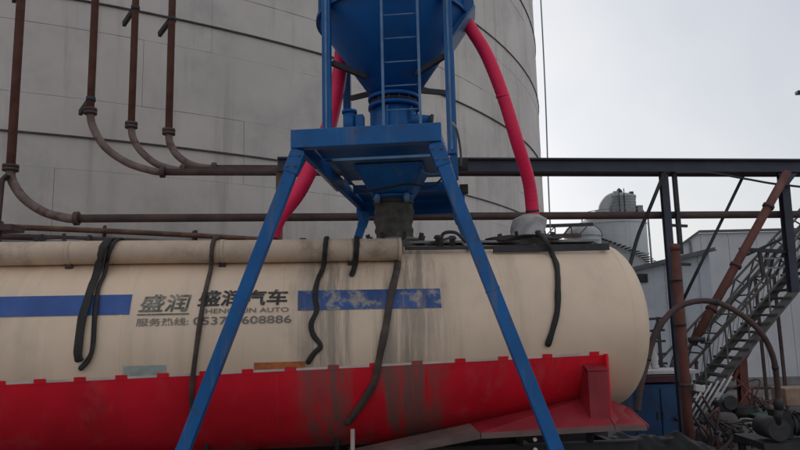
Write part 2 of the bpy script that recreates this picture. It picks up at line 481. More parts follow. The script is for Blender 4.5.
riser_pipe(-6.66, 5.58, [rk(-6.66, 5.5), rk(-6.62, 5.3), rk(-6.42, 5.0), rk(-6.08, 4.76), rk(-5.72, 4.655), rk(-5.56, 4.645)], [rk(-5.55, 4.645), rk(9.4, 4.67)], 0.075,
           'leftmost rust red pipe bending into the long lower pipe behind the trailer', 'rust', 'rustgrey', 'rustdark', 0.0, 8.9)
riser_pipe(-5.45, 6.64, [rk(-5.45, 6.57, .1), rk(-5.40, 6.32, .1), rk(-5.18, 5.94, .1), rk(-4.80, 5.66, .1), rk(-4.4, 5.52, .1), rk(-4.2, 5.49, .1)], [rk(-4.19, 5.49, .1), rk(9.2, 5.50, .1)], 0.065,
           'second rust red pipe from the left with a wide pale elbow', 'rust', 'rustgrey', 'rustdark', 0.1, 6.8)
riser_pipe(-4.81, 6.44, [rk(-4.81, 6.37, .26), rk(-4.77, 6.15, .26), rk(-4.62, 5.9, .26), rk(-4.36, 5.68, .26), rk(-4.05, 5.575, .26), rk(-3.9, 5.57, .26)], [rk(-3.89, 5.57, .26), rk(9.2, 5.58, .26)], 0.062,
           'third pipe from the left, brown with a black slanted strut near its top', 'rust', 'rustgrey', 'rustdark', 0.26, 8.62)
riser_pipe(-4.21, 6.37, [rk(-4.21, 6.3, .42), rk(-4.18, 6.1, .42), rk(-4.05, 5.88, .42), rk(-3.82, 5.71, .42), rk(-3.55, 5.645, .42), rk(-3.4, 5.64, .42)], [rk(-3.39, 5.64, .42), rk(9.2, 5.65, .42)], 0.066,
           'fourth and rightmost rust red pipe on the tank wall', 'rust', 'rustgrey', 'rustdark', 0.42, 8.5)

stand = thing('pipe_stand', rk(-6.72, 0, -0.1), 'short rusty stand holding up the bend of the leftmost pipe', 'pipe stand')
link('post', MB().bar(rk(-6.72, 4.52, -0.16), rk(-6.70, 5.3, -0.16), 0.07, 0.07, (1, 0, 0)), 'rustdark', stand)
link('foot', MB().abox(-6.95, -6.45, 11.15, 11.55, 4.42, 4.52), 'rustdark', stand)
link('leg', MB().bar(rk(-6.72, 0, -0.16), rk(-6.72, 4.42, -0.16), 0.1, 0.1, (1, 0, 0)), 'rustdark', stand)
link('knee_brace', MB().bar(rk(-6.95, 5.02, -0.13), rk(-6.62, 5.38, -0.13), 0.05, 0.1, (0, 1, 0)), 'darksteel', stand)

rack = thing('pipe_bridge', rk(5.08, 0, -0.12), 'dark navy steel pipe bridge crossing behind the blue hopper tower', 'pipe bridge')
link('beam', MB().ibeam(rk(-2.15, 5.57, -0.14), rk(9.6, 5.60, -0.14), 0.2, 0.26, 0.03), 'beam', rack)
link('post', MB().ibeam(rk(5.03, 0, -0.14), rk(5.03, 5.455, -0.14), 0.13, 0.14, 0.025, (0, 1, 0)), 'beam', rack)
link('hanger', MB().bar(rk(5.25, 3.9, -0.14), rk(5.25, 5.46, -0.14), 0.07, 0.09, (0, 1, 0)), 'darksteel', rack)
link('post', MB().bar(rk(-2.12, 0, -0.14), rk(-2.12, 5.44, -0.14), 0.1, 0.12, (0, 1, 0)), 'rustbrown', rack)
link('hanger', MB().ibeam(rk(7.43, 3.15, -0.14), rk(7.47, 5.465, -0.14), 0.15, 0.17, 0.02, (0, 1, 0)), 'beam', rack)
for z in (4.45, 3.72):
    link('tie', MB().bar(rk(5.03, z, -0.14), rk(5.42, z - 0.02, -0.14), 0.05, 0.05), 'darksteel', rack)
link('gusset', MB().prism([rk(7.35, 5.45, -0.2), rk(7.75, 5.45, -0.2), rk(7.45, 5.12, -0.2)], uy * 0.02), 'beam', rack)
link('rod', MB().tube([rk(6.78, 5.45, 0.1), rk(5.2, 2.85, 0.1)], 0.03, 8), 'darksteel', rack)
link('brace', MB().tube([rk(7.42, 5.42, -0.38), rk(5.22, 2.25, -0.38)], 0.078, 12), 'redcol', rack)
for s in (0.2, 0.55, 0.8):
    a = rk(7.42, 5.42, -0.38).lerp(rk(5.22, 2.25, -0.38), s)
    d = (rk(5.22, 2.25) - rk(7.42, 5.42)).normalized()
    link('collar', MB().tube([a, a + d * 0.06], 0.105, 12), 'rustdark', rack)
lf = thing('landing_bracket', rk(6.4, 3.6, -0.1), 'small dark steel frame hanging beside the thick rusty brace', 'bracket')
link('arm', MB().bar(rk(6.45, 3.98, -0.1), rk(7.55, 3.92, -0.1), 0.06, 0.07), 'darksteel', lf)
link('arm', MB().bar(rk(6.9, 3.93, 0.5), rk(7.95, 4.35, 0.5), 0.05, 0.05), 'darksteel', lf)
link('leg', MB().bar(rk(6.88, 3.45, -0.1), rk(6.85, 3.95, -0.1), 0.06, 0.06, (0, 1, 0)), 'darksteel', lf)
for z in (3.62, 3.80):
    link('slat', MB().bar(rk(6.9, z, -0.1), rk(7.3, z, -0.1), 0.03, 0.03), 'greysteel', lf)
for i in range(4):
    link('lacing', MB().bar(rk(6.9 + 0.15 * i, 3.4 + 0.04 * i, 0.0), rk(7.05 + 0.17 * i, 3.92, 0.0), 0.025, 0.03), 'darksteel', lf)

rp = thing('column_pipe', (4.94, 12.28, 0), 'thick red oxide pipe column standing in front of the dark post', 'pipe column')
link('pipe', MB().tube([(4.95, 12.28, 0), (4.98, 12.28, 3.98)], 0.082, 16), 'redcol', rp)
link('cap', MB().lathe((4.98, 12.28, 3.98), [(0.092, -0.05), (0.092, 0.03), (0.05, 0.07)], 16), 'redcol', rp)
for z in (1.55, 2.6, 3.4):
    link('clamp', MB().lathe((4.96, 12.28, z), [(0.10, -0.025), (0.10, 0.025)], 16), 'rustdark', rp)
    link('clamp', MB().bar((4.96, 12.4, z), (5.02, 12.66, z), 0.05, 0.06), 'rustdark', rp)
link('valve', MB().tube([(5.05, 12.2, 2.33), (5.32, 12.16, 2.33)], 0.045, 10), 'darksteel', rp)
link('valve_wheel', MB().lathe((5.34, 12.16, 2.26), [(0.10, 0), (0.10, 0.03)], 16), 'darksteel', rp)
link('base', MB().abox(4.7, 5.2, 12.03, 12.53, 0.0, 0.04), 'rustdark', rp)

def cable(label, pts, r, m, name='cable'):
    return tag(link(name, MB().tube(smooth_path(pts, 10), r, 8), m), label, 'cable', 'loose cables')
cable('dark cable slanting from the bridge post down to the trailer end', [rk(5.06, 5.43, -0.32), rk(4.95, 5.36, -0.34), rk(4.62, 4.75, -0.4), rk(4.3, 4.15, -0.45), rk(3.55, 3.05, -1.6)], 0.035, 'rubber')
cable('thin grey cable sagging under the right end of the pipe bridge', [rk(5.2, 5.42, -0.3), rk(5.9, 5.42, -0.3), rk(6.6, 5.31, -0.3), rk(7.3, 5.2, -0.3), rk(8.3, 5.15, -0.3), rk(9.5, 5.43, -0.25)], 0.022, 'darksteel')
cable('thin grey wire hanging down along the right edge of the storage tank', [(6.5, 28.5, 22.1), (6.5, 28.5, 16.5), (6.46, 28.5, 12.2), (6.36, 28.5, 7.2), (6.35, 28.5, 0.0)], 0.03, 'greysteel')

# ------------------------------------------------------------------ tanker trailer
TO = Vector((0, 9, 0))
def W(s, v, z):
    return TO + ux * s + uy * v + Vector((0, 0, z))
def trad(s):
    r = 1.25 if s < -0.5 else 1.25 - (s + 0.5) / 3.2 * 0.17
    e = 0.45
    if s > 2.7:
        r = 1.08 * math.sqrt(max(0.0, 1 - ((s - 2.7) / e) ** 2))
    if s < -6.3:
        r = 1.25 * math.sqrt(max(0.0, 1 - ((-6.3 - s) / e) ** 2))
    return r
def tzc(s):
    s = max(-6.3, min(2.7, s))
    return 3.74 - (1.25 if s < -0.5 else 1.25 - (s + 0.5) / 3.2 * 0.17)
def tsurf(s, z, off=0.0):
    """point on the near side of the tank shell at height z"""
    r = trad(s)
    q = max(-1, min(1, (z - tzc(s)) / r))
    ph = math.asin(q)
    return W(s, -(r + off) * math.cos(ph), tzc(s) + (r + off) * math.sin(ph))
def tang(s, ph, off=0.0):
    r = trad(s) + off
    return W(s, -r * math.cos(ph), tzc(s) + r * math.sin(ph))

tr = thing('tanker_trailer', TO, 'long cream and red bulk tanker trailer with blue stripes and black lettering', 'trailer')
ss = [-6.75 + 0.45 * (1 - math.cos(k / 12 * PI / 2)) for k in range(12)] + [-6.3 + i * 0.2 for i in range(29)] + [-0.5 + i * 0.2 for i in range(16)] + [2.7 + 0.45 * math.sin(k / 12 * PI / 2) for k in range(13)]
ss[-1] = 3.1499
ss[0] = -6.7499
N = 72
mb = MB()
verts = [W(s, -max(trad(s), .002) * math.cos(2 * PI * k / N), tzc(s) + max(trad(s), .002) * math.sin(2 * PI * k / N)) for s in ss for k in range(N)]
faces = [(i * N + k, i * N + (k + 1) % N, (i + 1) * N + (k + 1) % N, (i + 1) * N + k) for i in range(len(ss) - 1) for k in range(N)]
mb.add(verts, faces, True)
shell = link('tank_shell', mb, 'cream', tr)
# rolled weld bands round the shell
for s in (-4.95, -3.22, -1.5, -0.5, 1.1, 2.7):
    mb = MB()
    mb.grid(lambda u, v: tang(s - 0.02 + 0.04 * u, R(-20) + R(110) * v, 0.004 if 0.1 < u < 0.9 else 0.0), 4, 40)
    link('weld_seam', mb, 'cream', tr)

def zline(s):       # upper edge of the red paint
    return 2.18 + (s + 4.5) / 6.8 * 0.12
def ph_of(s, z):
    return math.asin(max(-1, min(1, (z - tzc(s)) / trad(s))))
segs = [-6.2, -4.81, -3.18, -1.55, -0.47, 1.02, 2.29]
for a, b in zip(segs[:-1], segs[1:]):
    def rf(u, v, a=a, b=b):
        s = a + 0.0015 + (b - a - 0.003) * u
        top = ph_of(s, zline(s))
        return tang(s, top + (R(-104) - top) * v, 0.007)
    link('red_skirt_panel', MB().grid(rf, 14, 26, flip=True), 'red', tr, recalc=False)
tabs = [-6.06, -5.65, -5.23, -4.81, -4.4, -4.0, -3.6, -3.18, -2.75, -2.31, -1.86, -1.4, -0.93, -0.47, 0.01, 0.51, 1.02, 1.56, 2.15]
for i, s in enumerate(tabs):
    w = 0.06
    mb = MB().grid(lambda u, v: tsurf(s - w + 2 * w * u, zline(s) - 0.01 + 0.055 * v, 0.011), 2, 2)
    link('red_tab', mb, 'red', tr)
    if i + 1 < len(tabs):
        a, b = s + w + 0.004, tabs[i + 1] - w - 0.004
        mb = MB().grid(lambda u, v: tsurf(a + (b - a) * u, zline(a + (b - a) * u) + 0.003 + 0.026 * v, 0.009), 6, 1)
        link('reflective_strip', mb, 'whitetape', tr)

def patch(name, s0, s1, z0, z1, m, off=0.006, skew=0.0, n=20, label=None):
    o = link(name, MB().grid(lambda u, v: tsurf(s0 + (s1 - s0) * u + skew * v, z0 + (z1 - z0) * v, off), n, 5), m, tr)
    if label: o['label'] = label
    return o
patch('blue_stripe', -6.1, -3.13, 2.885, 3.105, 'stripe', label='clean blue stripe towards the front of the trailer')
patch('blue_stripe', -1.32, 0.32, 2.89, 3.115, 'wornstripe', label='worn and stained blue stripe under the filling spout')
st = patch('orange_sticker', -1.79, -1.24, 2.235, 2.335, 'orange')
patch('pale_label', -3.16, -2.72, 2.225, 2.34, 'palelabel')

def lettering(body, s0, s1, z0, z1, m, off=0.009, bold=0.0, shear=0.0, name='lettering', parent=None):
    c = bpy.data.curves.new('txt', 'FONT')
    c.body = body
    c.offset = bold
    c.shear = shear
    c.resolution_u = 3
    o = bpy.data.objects.new('txt', c)
    col.objects.link(o)
    bpy.context.view_layer.update()
    me = bpy.data.meshes.new_from_object(o.evaluated_get(bpy.context.evaluated_depsgraph_get()))
    vv = [v.co.copy() for v in me.vertices]
    ff = [tuple(p.vertices) for p in me.polygons]
    bpy.data.objects.remove(o); bpy.data.curves.remove(c); bpy.data.meshes.remove(me)
    x0 = min(p.x for p in vv); x1 = max(p.x for p in vv); y0 = min(p.y for p in vv); y1 = max(p.y for p in vv)
    mb = MB()
    mb.add([tsurf(s0 + (p.x - x0) / (x1 - x0) * (s1 - s0), z0 + (p.y - y0) / (y1 - y0) * (z1 - z0), off) for p in vv], ff)
    return link(name, mb, m, parent or tr, recalc=False)
lettering('盛润', -3.04, -2.49, 2.905, 3.10, 'greenlet', bold=0.012, shear=0.15)
patch('lettering_underline', -3.05, -2.50, 2.872, 2.886, 'greenlet', 0.009)
lettering('盛润汽车', -2.42, -1.43, 2.955, 3.135, 'black', bold=0.022, shear=0.1)
lettering('SHENGRUN AUTO', -2.38, -1.42, 2.878, 2.93, 'greylet', bold=0.008)
lettering('服务热线:', -3.05, -2.5, 2.755, 2.84, 'greylet', bold=0.008)
lettering('0537-7608886', -2.45, -1.39, 2.755, 2.84, 'greylet', bold=0.01)

# top gear of the trailer
hose_tube = link('hose_carrier_tube', MB().tube([W(-6.6 + 0.72 * i, -0.83, 3.605 + 0.004 * math.sin(i * 1.7)) for i in range(10)], 0.135, 24), 'creamtube', tr)
hose_tube['label'] = 'long dusty cream tube along the upper edge of the tank'
link('tube_cap', MB().tube([W(-0.14, -0.83, 3.605), W(-0.10, -0.83, 3.605)], 0.142, 24), 'creamtube', hose_tube)
for s in (-5.6, -3.9, -2.2, -0.7):
    link('tube_saddle', MB().bar(W(s, -0.78, 3.36), W(s, -0.86, 3.49), 0.08, 0.03), 'brownhose', hose_tube)
    link('tube_band', MB().tube([W(s - 0.025, -0.83, 3.605), W(s + 0.025, -0.83, 3.605)], 0.14, 20), 'creamtube', hose_tube)
walk = link('walkway_edge', MB().bar(W(1.10, -0.62, 3.622), W(2.62, -0.62, 3.638), 0.05, 0.085), 'darksteel', tr)
link('walkway_edge', MB().bar(W(-0.02, -0.61, 3.645), W(1.098, -0.61, 3.645), 0.05, 0.04), 'darksteel', tr)
walk['label'] = 'black walkway edge strip on top of the trailer rear'
link('walkway', MB().bar(W(-6.0, -0.0, 3.765), W(2.66, 0.0, 3.77), 0.5, 0.03), 'greysteel', tr)
for s in [-5.5 + 0.9 * i for i in range(10)]:
    link('walkway_bearer', MB().bar(W(s, -0.6, 3.63), W(s, -0.2, 3.755), 0.04, 0.03), 'greysteel', tr)
for s in (-4.2, -0.06, 1.72):
    h = link('manhole', MB().lathe(W(s, 0, 0), [(0.29, 3.72), (0.29, 3.80), (0.33, 3.805), (0.33, 3.83)], 28), 'greysteel', tr)
    for k in range(8):
        a = 2 * PI * k / 8 + 0.3
        p = W(s, 0, 3.80) + Vector((0.36 * math.cos(a), 0.36 * math.sin(a), 0))
        link('clamp', MB().bar(p, p + Vector((0.03 * math.cos(a), 0.03 * math.sin(a), 0.09)), 0.035, 0.05), 'darksteel', h)
# small fittings left of the spout
for s, v in ((-1.95, -0.25), (-1.28, -0.3), (0.42, -0.5), (0.62, -0.42)):
    link('fitting', MB().lathe(W(s, v, 0), [(0.035, 3.68), (0.035, 3.77), (0.06, 3.78), (0.04, 3.82)], 12), 'darksteel', tr)
link('clamp_bar', MB().bar(W(0.25, -0.5, 3.70), W(0.62, -0.46, 3.80), 0.04, 0.03), 'darksteel', tr)
link('vent_pipe', MB().tube(smooth_path([W(0.5, -0.3, 3.7), W(0.52, -0.32, 3.86), W(0.68, -0.36, 3.87), W(0.8, -0.4, 3.74)], 5), 0.022, 8), 'darksteel', tr)

# mudguard, pillar, chassis, wheels
prof = [(-0.75, 1.30, 1.30), (0.69, 1.50, 1.54), (2.25, 1.52, 1.82), (2.64, 1.51, 1.66)]
for (a, b), m in zip(zip(prof[:-1], prof[1:]), ('dust', 'redpart', 'redpart')):
    s0, s1 = a[0] + 0.002, b[0] - 0.002
    tk = 0.04
    P8 = [W(s0, -1.27, a[1]), W(s1, -1.27, b[1]), W(s1, -0.78, b[2]), W(s0, -0.78, a[2])]
    mb = MB().add(P8 + [p - Vector((0, 0, tk)) for p in P8], [(0, 1, 2, 3), (7, 6, 5, 4), (0, 4, 5, 1), (1, 5, 6, 2), (2, 6, 7, 3), (3, 7, 4, 0)])
    link('mudguard', mb, m, tr, bevel=0.01)
    lip = MB().bar(W(s0 + 0.003, -1.278, a[1] - 0.035), W(s1 - 0.003, -1.278, b[1] - 0.035), 0.012, 0.06)
    link('mudguard_lip', lip, 'dust', tr)
link('rear_gusset', MB().prism([W(2.648, -1.27, 1.47), W(2.648, -0.78, 1.47), W(2.648, -0.78, 1.65), W(2.648, -1.27, 1.505)], ux * 0.02), 'redpart', tr)
mb = MB().prism([W(2.02, -1.16, 1.55), W(2.27, -1.16, 1.55), W(2.27, -1.16, 2.12), W(2.02, -1.16, 2.12)], uy * 0.28)
pil = link('saddle_pillar', mb, 'redpart', tr, bevel=0.012)
link('pillar_cap', MB().prism([W(2.015, -1.17, 2.123), W(2.275, -1.17, 2.123), W(2.275, -1.0, 2.2), W(2.015, -1.0, 2.2)], Vector((0, 0, 0.012))), 'redpart', pil)
link('saddle_plate', MB().prism([W(2.275, -1.12, 1.55), W(2.30, -1.12, 1.55), W(2.30, -1.12, 2.31), W(2.275, -1.12, 2.31)], uy * 0.3), 'red', tr)
for v in (-0.45, 0.45):
    link('chassis_rail', MB().ibeam(W(-5.5, v, 1.08), W(2.9, v, 1.08), 0.12, 0.26, 0.02), 'darksteel', tr)
for i in range(8):
    link('crossmember', MB().bar(W(-5.2 + i * 1.13, -0.43, 1.08), W(-5.2 + i * 1.13, 0.43, 1.08), 0.08, 0.14), 'darksteel', tr)
for s in (0.15, 1.35, 2.5):
    link('axle', MB().tube([W(s, -1.05, 0.52), W(s, 1.05, 0.52)], 0.07, 10), 'darksteel', tr)
    for sg in (-1, 1):
        for off in (1.1, 0.78):
            wq = []
            for (r_, d) in ((0.30, -0.12), (0.46, -0.13), (0.515, -0.09), (0.52, 0.0), (0.515, 0.09), (0.46, 0.13), (0.30, 0.12)):
                wq.append((r_, d))
            mb = MB()
            n = 28
            vv = [W(s + r_ * math.cos(2 * PI * k / n), sg * off + d, 0.525 + r_ * math.sin(2 * PI * k / n)) for r_, d in wq for k in range(n)]
            ff = [(i * n + k, i * n + (k + 1) % n, (i + 1) * n + (k + 1) % n, (i + 1) * n + k) for i in range(6) for k in range(n)]
            mb.add(vv, ff, True)
            ty = link('wheel', mb, 'tyre', tr)
            mb = MB().tube([W(s, sg * off - 0.05, 0.525), W(s, sg * off + 0.05, 0.525)], 0.302, 24)
            link('rim', mb, 'greysteel', ty)
for sg in (-1, 1):
    lg = link('landing_leg', MB().abox(*(lambda p: (p.x - 0.07, p.x + 0.07, p.y - 0.07, p.y + 0.07, 0.06, 1.0))(W(-4.6, sg * 0.75, 0))), 'darksteel', tr)
    link('foot', MB().abox(*(lambda p: (p.x - 0.15, p.x + 0.15, p.y - 0.15, p.y + 0.15, 0.0, 0.058))(W(-4.6, sg * 0.75, 0))), 'darksteel', lg)
for s in (-5.0, -2.4, -0.9, 1.35, 2.25):
    for sg in (-1, 1):
        link('saddle_web', MB().prism([W(s, sg * 0.40, 1.2), W(s, sg * 0.52, 1.2), W(s, sg * 0.66, 1.44), W(s, sg * 0.4, 1.40)], ux * 0.04), 'darksteel', tr)
link('discharge_pipe', MB().tube(smooth_path([W(-3.2, -0.2, 1.15), W(-1.5, -0.75, 1.02), W(0.6, -0.7, 0.98), W(2.8, -0.7, 1.0)], 8), 0.07, 12), 'brownhose', tr)
mb = MB().tube([W(1.38, -1.0, 1.40), W(1.38, -1.1, 1.40)], 0.03, 10)
for i, z in enumerate((1.28, 1.39)):
    p = W(1.33, -1.22, z)
    link('side_lamp', MB().tube([p, p + uy * 0.04], 0.022, 10), 'whitetape', tr)

# ------------------------------------------------------------------ straps and hoses hanging down the trailer side
nOut = -uy
def wrap(s, ds=0.0, a0=120, a1=-50, n=6):
    out = []
    for i in range(n):
        a = R(a0 + (a1 - a0) * i / (n - 1))
        out.append((s + ds * i / (n - 1), -0.83 - 0.158 * math.cos(a), 3.605 + 0.158 * math.sin(a)))
    return out
def strap(label, pts, wide=0.03, thin=0.012, m='rubber', off=0.02, name='rubber_strap', cat='strap', top=None):
    P = []
    if top:
        P += [W(*q) for q in top]
    P += [tsurf(s, z, off) for s, z in pts]
    P = smooth_path(P, 7)
    rs = [1.0 + 0.10 * math.sin(i * 0.55) * math.sin(i * 0.21) for i in range(len(P))]
    rs[-1] *= 0.6
    n0 = (uy * 0.5 + Vector((0, 0, 0.87))) if top and len(top) > 4 else nOut
    mb = MB().tube(P, rs, 10, flat=(wide, thin, n0))
    return tag(link(name, mb, m), label, cat, 'straps and hoses hanging down the trailer side')
strap('wide black rubber strap over the clean blue stripe, left strand of its pair', [(-3.57, 3.34), (-3.58, 3.17), (-3.61, 2.86), (-3.62, 2.52), (-3.60, 2.40)], 0.062, 0.014, top=wrap(-3.42, -0.12))
strap('thin curved black strap beside the wide one over the clean blue stripe', [(-3.48, 3.32), (-3.50, 3.16), (-3.48, 2.86), (-3.47, 2.56), (-3.51, 2.42), (-3.60, 2.32)], 0.034, 0.014, off=0.025, top=wrap(-3.33, -0.13))
strap('straight brown hose hanging between the outlined and the bold characters', [(-2.32, 3.36), (-2.35, 3.03), (-2.39, 2.59), (-2.45, 2.10), (-2.47, 1.8)], 0.026, 0.026, 'brownhose', 0.03, name='hanging_hose', cat='hose', top=wrap(-2.27, -0.04))
strap('kinked black rubber strap hanging over the left end of the worn blue stripe', [(-1.04, 3.36), (-1.10, 3.22), (-1.13, 3.05), (-1.11, 2.89), (-1.17, 2.74), (-1.15, 2.62), (-1.07, 2.50), (-1.14, 2.42), (-1.22, 2.31)], 0.03, 0.014, top=wrap(-0.98, -0.04))
strap('short stub of black strap just under the end of the cream tube', [(-0.67, 3.36), (-0.71, 3.27)], 0.034, 0.014, top=wrap(-0.62, -0.03))
strap('long dirty brown hose running down the stained middle of the trailer', [(-0.11, 3.52), (-0.17, 3.32), (-0.24, 3.11), (-0.30, 2.88), (-0.35, 2.65), (-0.42, 2.36), (-0.47, 2.12), (-0.56, 1.94), (-0.68, 1.76), (-0.78, 1.62)], 0.042, 0.03, 'brownhose', 0.03, name='hanging_hose', cat='hose', top=[(-0.07, -0.6, 3.70)])
strap('curved black hose hanging on the clean cream rear of the trailer', [(1.84, 3.52), (1.83, 3.38), (1.79, 3.22), (1.75, 3.06), (1.70, 2.82), (1.62, 2.60), (1.55, 2.42)], 0.036, 0.022, 'rubber', 0.03, name='hanging_hose', cat='hose', top=[(1.74, -0.45, 3.86), (1.76, -0.72, 3.70)])
tag(link('pole', MB().tube([W(-0.74, -1.34, 0.0), W(-0.74, -1.33, 0.9), W(-0.73, -1.30, 1.60)], 0.024, 10), 'stick'),
    'pale thin stick standing upright under the end of the dirty brown hose', 'stick')

# ------------------------------------------------------------------ blue hopper tower
AT = R(-5.5)
tu = Vector((math.cos(AT), math.sin(AT), 0)); tv = Vector((-math.sin(AT), math.cos(AT), 0))
HC = Vector((-0.04, 8.92, 0))
def T(u, v, z):
    return HC + tu * u + tv * v + Vector((0, 0, z))
tw = thing('hopper_tower', HC, 'blue steel tower with a conical hopper straddling the trailer', 'hopper tower')
# splayed legs
for su in (-1, 1):
    for sv, v0, v1 in ((-1, -2.02, -2.28), (1, 1.95, 2.3)):
        du, dt = (-0.16, -0.10) if sv < 0 else (0.0, 0.03)
        pa, pb = T(su * 2.335 + du, v1, 0.04), T(su * 0.715 + dt, v0, 4.55)
        lg = link('leg', MB().bar(pa, pb, 0.128, 0.12, (0, 1, 0)), 'blue', tw, bevel=0.006)
        link('foot_plate', MB().box(T(su * 2.335 + du, v1, 0.02), tu * 0.18, tv * 0.18, (0, 0, 0.019)), 'blue', lg)
        # bolted head plate and a welded stiffener collar part of the way down
        link('head_plate', MB().bar(pb - (pb - pa).normalized() * 0.26, pb - (pb - pa).normalized() * 0.02, 0.15, 0.135, (0, 1, 0)), 'blue', lg, bevel=0.004)
        for kx in (-1, 1):
            for kz in (0.07, 0.19):
                q0 = pb - (pb - pa).normalized() * kz + tu * kx * 0.045 - tv * 0.068
                link('bolt', MB().tube([q0, q0 - tv * 0.018], 0.012, 6), 'rustbrown', lg)
        for fz in (0.33, 0.66):
            q0 = pa.lerp(pb, fz)
            dd = (pb - pa).normalized()
            link('weld_collar', MB().bar(q0, q0 + dd * 0.02, 0.134, 0.126, (0, 1, 0)), 'blue', lg)
# platform frame
link('platform_beam', MB().box(T(-0.10, -2.04, 4.66), tu * 0.79, tv * 0.06, (0, 0, 0.10)), 'blue', tw, bevel=0.008)
link('platform_beam', MB().box(T(0.03, 1.98, 4.66), tu * 0.88, tv * 0.07, (0, 0, 0.20)), 'hopper', tw, bevel=0.008)
for su in (-1, 1):
    link('platform_beam', MB().bar(T(su * 0.74 - 0.10, -1.978, 4.65), T(su * 0.80 + 0.03, 1.908, 4.65), 0.07, 0.17), 'hopper', tw, bevel=0.006)
for v in (0.85,):
    link('platform_beam', MB().box(T(0, v, 4.69), tu * 0.715, tv * 0.05, (0, 0, 0.06)), 'hopper', tw)
link('deck_plate', MB().box(T(-0.08, -1.46, 4.72), tu * 0.69, tv * 0.47, (0, 0, 0.01)), 'hopper', tw)
link('deck_plate', MB().box(T(0, 1.40, 4.70), tu * 0.715, tv * 0.49, (0, 0, 0.01)), 'hopper', tw)
# posts
for su, sv in ((-1, -1), (1, -1), (-1, 1), (1, 1)):
    a, b = T(su * 0.775, sv * 0.74, 4.752), T(su * 0.775, sv * 0.74, 9.6)
    link('post', MB().box((a + b) / 2, tu * 0.055, tv * 0.055, (b - a) / 2), 'blue', tw, bevel=0.01)
    c = T(su * 0.36, sv * 0.34, 5.98)
    link('hopper_bracket', MB().bar(T(su * 0.71, sv * 0.69, 6.04), T(su * 0.33, sv * 0.32, 5.97), 0.05, 0.07), 'darksteel', tw)
link('post_rib', MB().box(T(0.775, -0.80, 7.2), tu * 0.014, tv * 0.008, (0, 0, 2.4)), 'bluelight', tw)
link('post_rib', MB().box(T(-0.775, -0.80, 7.2), tu * 0.014, tv * 0.008, (0, 0, 2.4)), 'bluelight', tw)
for z in (9.3,):
    for su in (-1, 1):
        link('tie_beam', MB().box(T(su * 0.775, 0, z), tu * 0.04, tv * 0.675, (0, 0, 0.06)), 'blue', tw)
# hopper
hop = link('hopper', MB().lathe(HC, [(0.30, 5.77), (1.02, 6.83), (1.02, 9.5), (0.92, 9.62)], 56), 'hopper', tw)
link('rim_band', MB().lathe(HC, [(1.0, 6.81), (1.05, 6.81), (1.05, 6.86), (1.0, 6.86)], 56, False, False), 'hopper', hop)
# inlet chute at the right of the hopper
link('side_chute', MB().prism([T(0.62, -0.25, 7.5), T(1.10, -0.25, 7.25), T(1.13, -0.25, 6.93), T(0.82, -0.25, 6.50), T(0.72, -0.25, 6.6)], tv * 0.4), 'blue', hop, bevel=0.01)
link('chute_lip', MB().bar(T(1.13, -0.05, 6.90), T(0.80, -0.05, 6.43), 0.44, 0.03), 'bluelight', hop)
mbr = MB()
for k in range(14):
    a = 2 * PI * k / 14
    p = HC + Vector((0.315 * math.cos(a), 0.315 * math.sin(a), 5.69))
    mbr.lathe(p, [(0.018, -0.05), (0.018, 0.06)], 6)
link('neck_flange', MB().lathe(HC, [(0.355, 5.72), (0.355, 5.768)], 32), 'hopper', tw)
fl = link('neck_flange', MB().lathe(HC, [(0.355, 5.60), (0.355, 5.65)], 32), 'hopper', tw)
tag(link('flange_bolts', mbr, 'darksteel', fl), None, None, None, 'stuff')
link('rubber_ring', MB().lathe(HC, [(0.30, 5.653), (0.335, 5.685), (0.30, 5.717)], 32), 'rubber', tw)
vb = link('valve_body', MB().lathe(HC, [(0.30, 4.83), (0.30, 5.14), (0.38, 5.15), (0.38, 5.22), (0.32, 5.23), (0.28, 5.45), (0.29, 5.597)], 32), 'blue', tw)
for k in range(6):
    a = 2 * PI * k / 6 + 0.25
    p = HC + Vector((0.30 * math.cos(a), 0.30 * math.sin(a), 5.40))
    link('valve_rib', MB().box(p, Vector((math.cos(a), math.sin(a), 0)) * 0.035, Vector((-math.sin(a), math.cos(a), 0)) * 0.012, (0, 0, 0.17)), 'blue', vb)
mt = link('vibrator_motor', MB().tube([T(-0.56, -0.34, 5.16), T(-0.56, -0.34, 5.47)], 0.085, 16), 'blue', tw)
link('motor_cap', MB().tube([T(-0.56, -0.34, 5.472), T(-0.56, -0.34, 5.51)], 0.10, 16), 'hopper', mt)
link('motor_plate', MB().box(T(-0.42, -0.34, 5.31), tu * 0.05, tv * 0.08, (0, 0, 0.12)), 'blue', mt)
mt = link('vibrator_motor', MB().tube([T(0.26, -0.40, 5.33), T(0.50, -0.40, 5.30)], 0.07, 16), 'blue', tw)
link('motor_cap', MB().tube([T(0.502, -0.40, 5.30), T(0.54, -0.40, 5.295)], 0.085, 16), 'darksteel', mt)
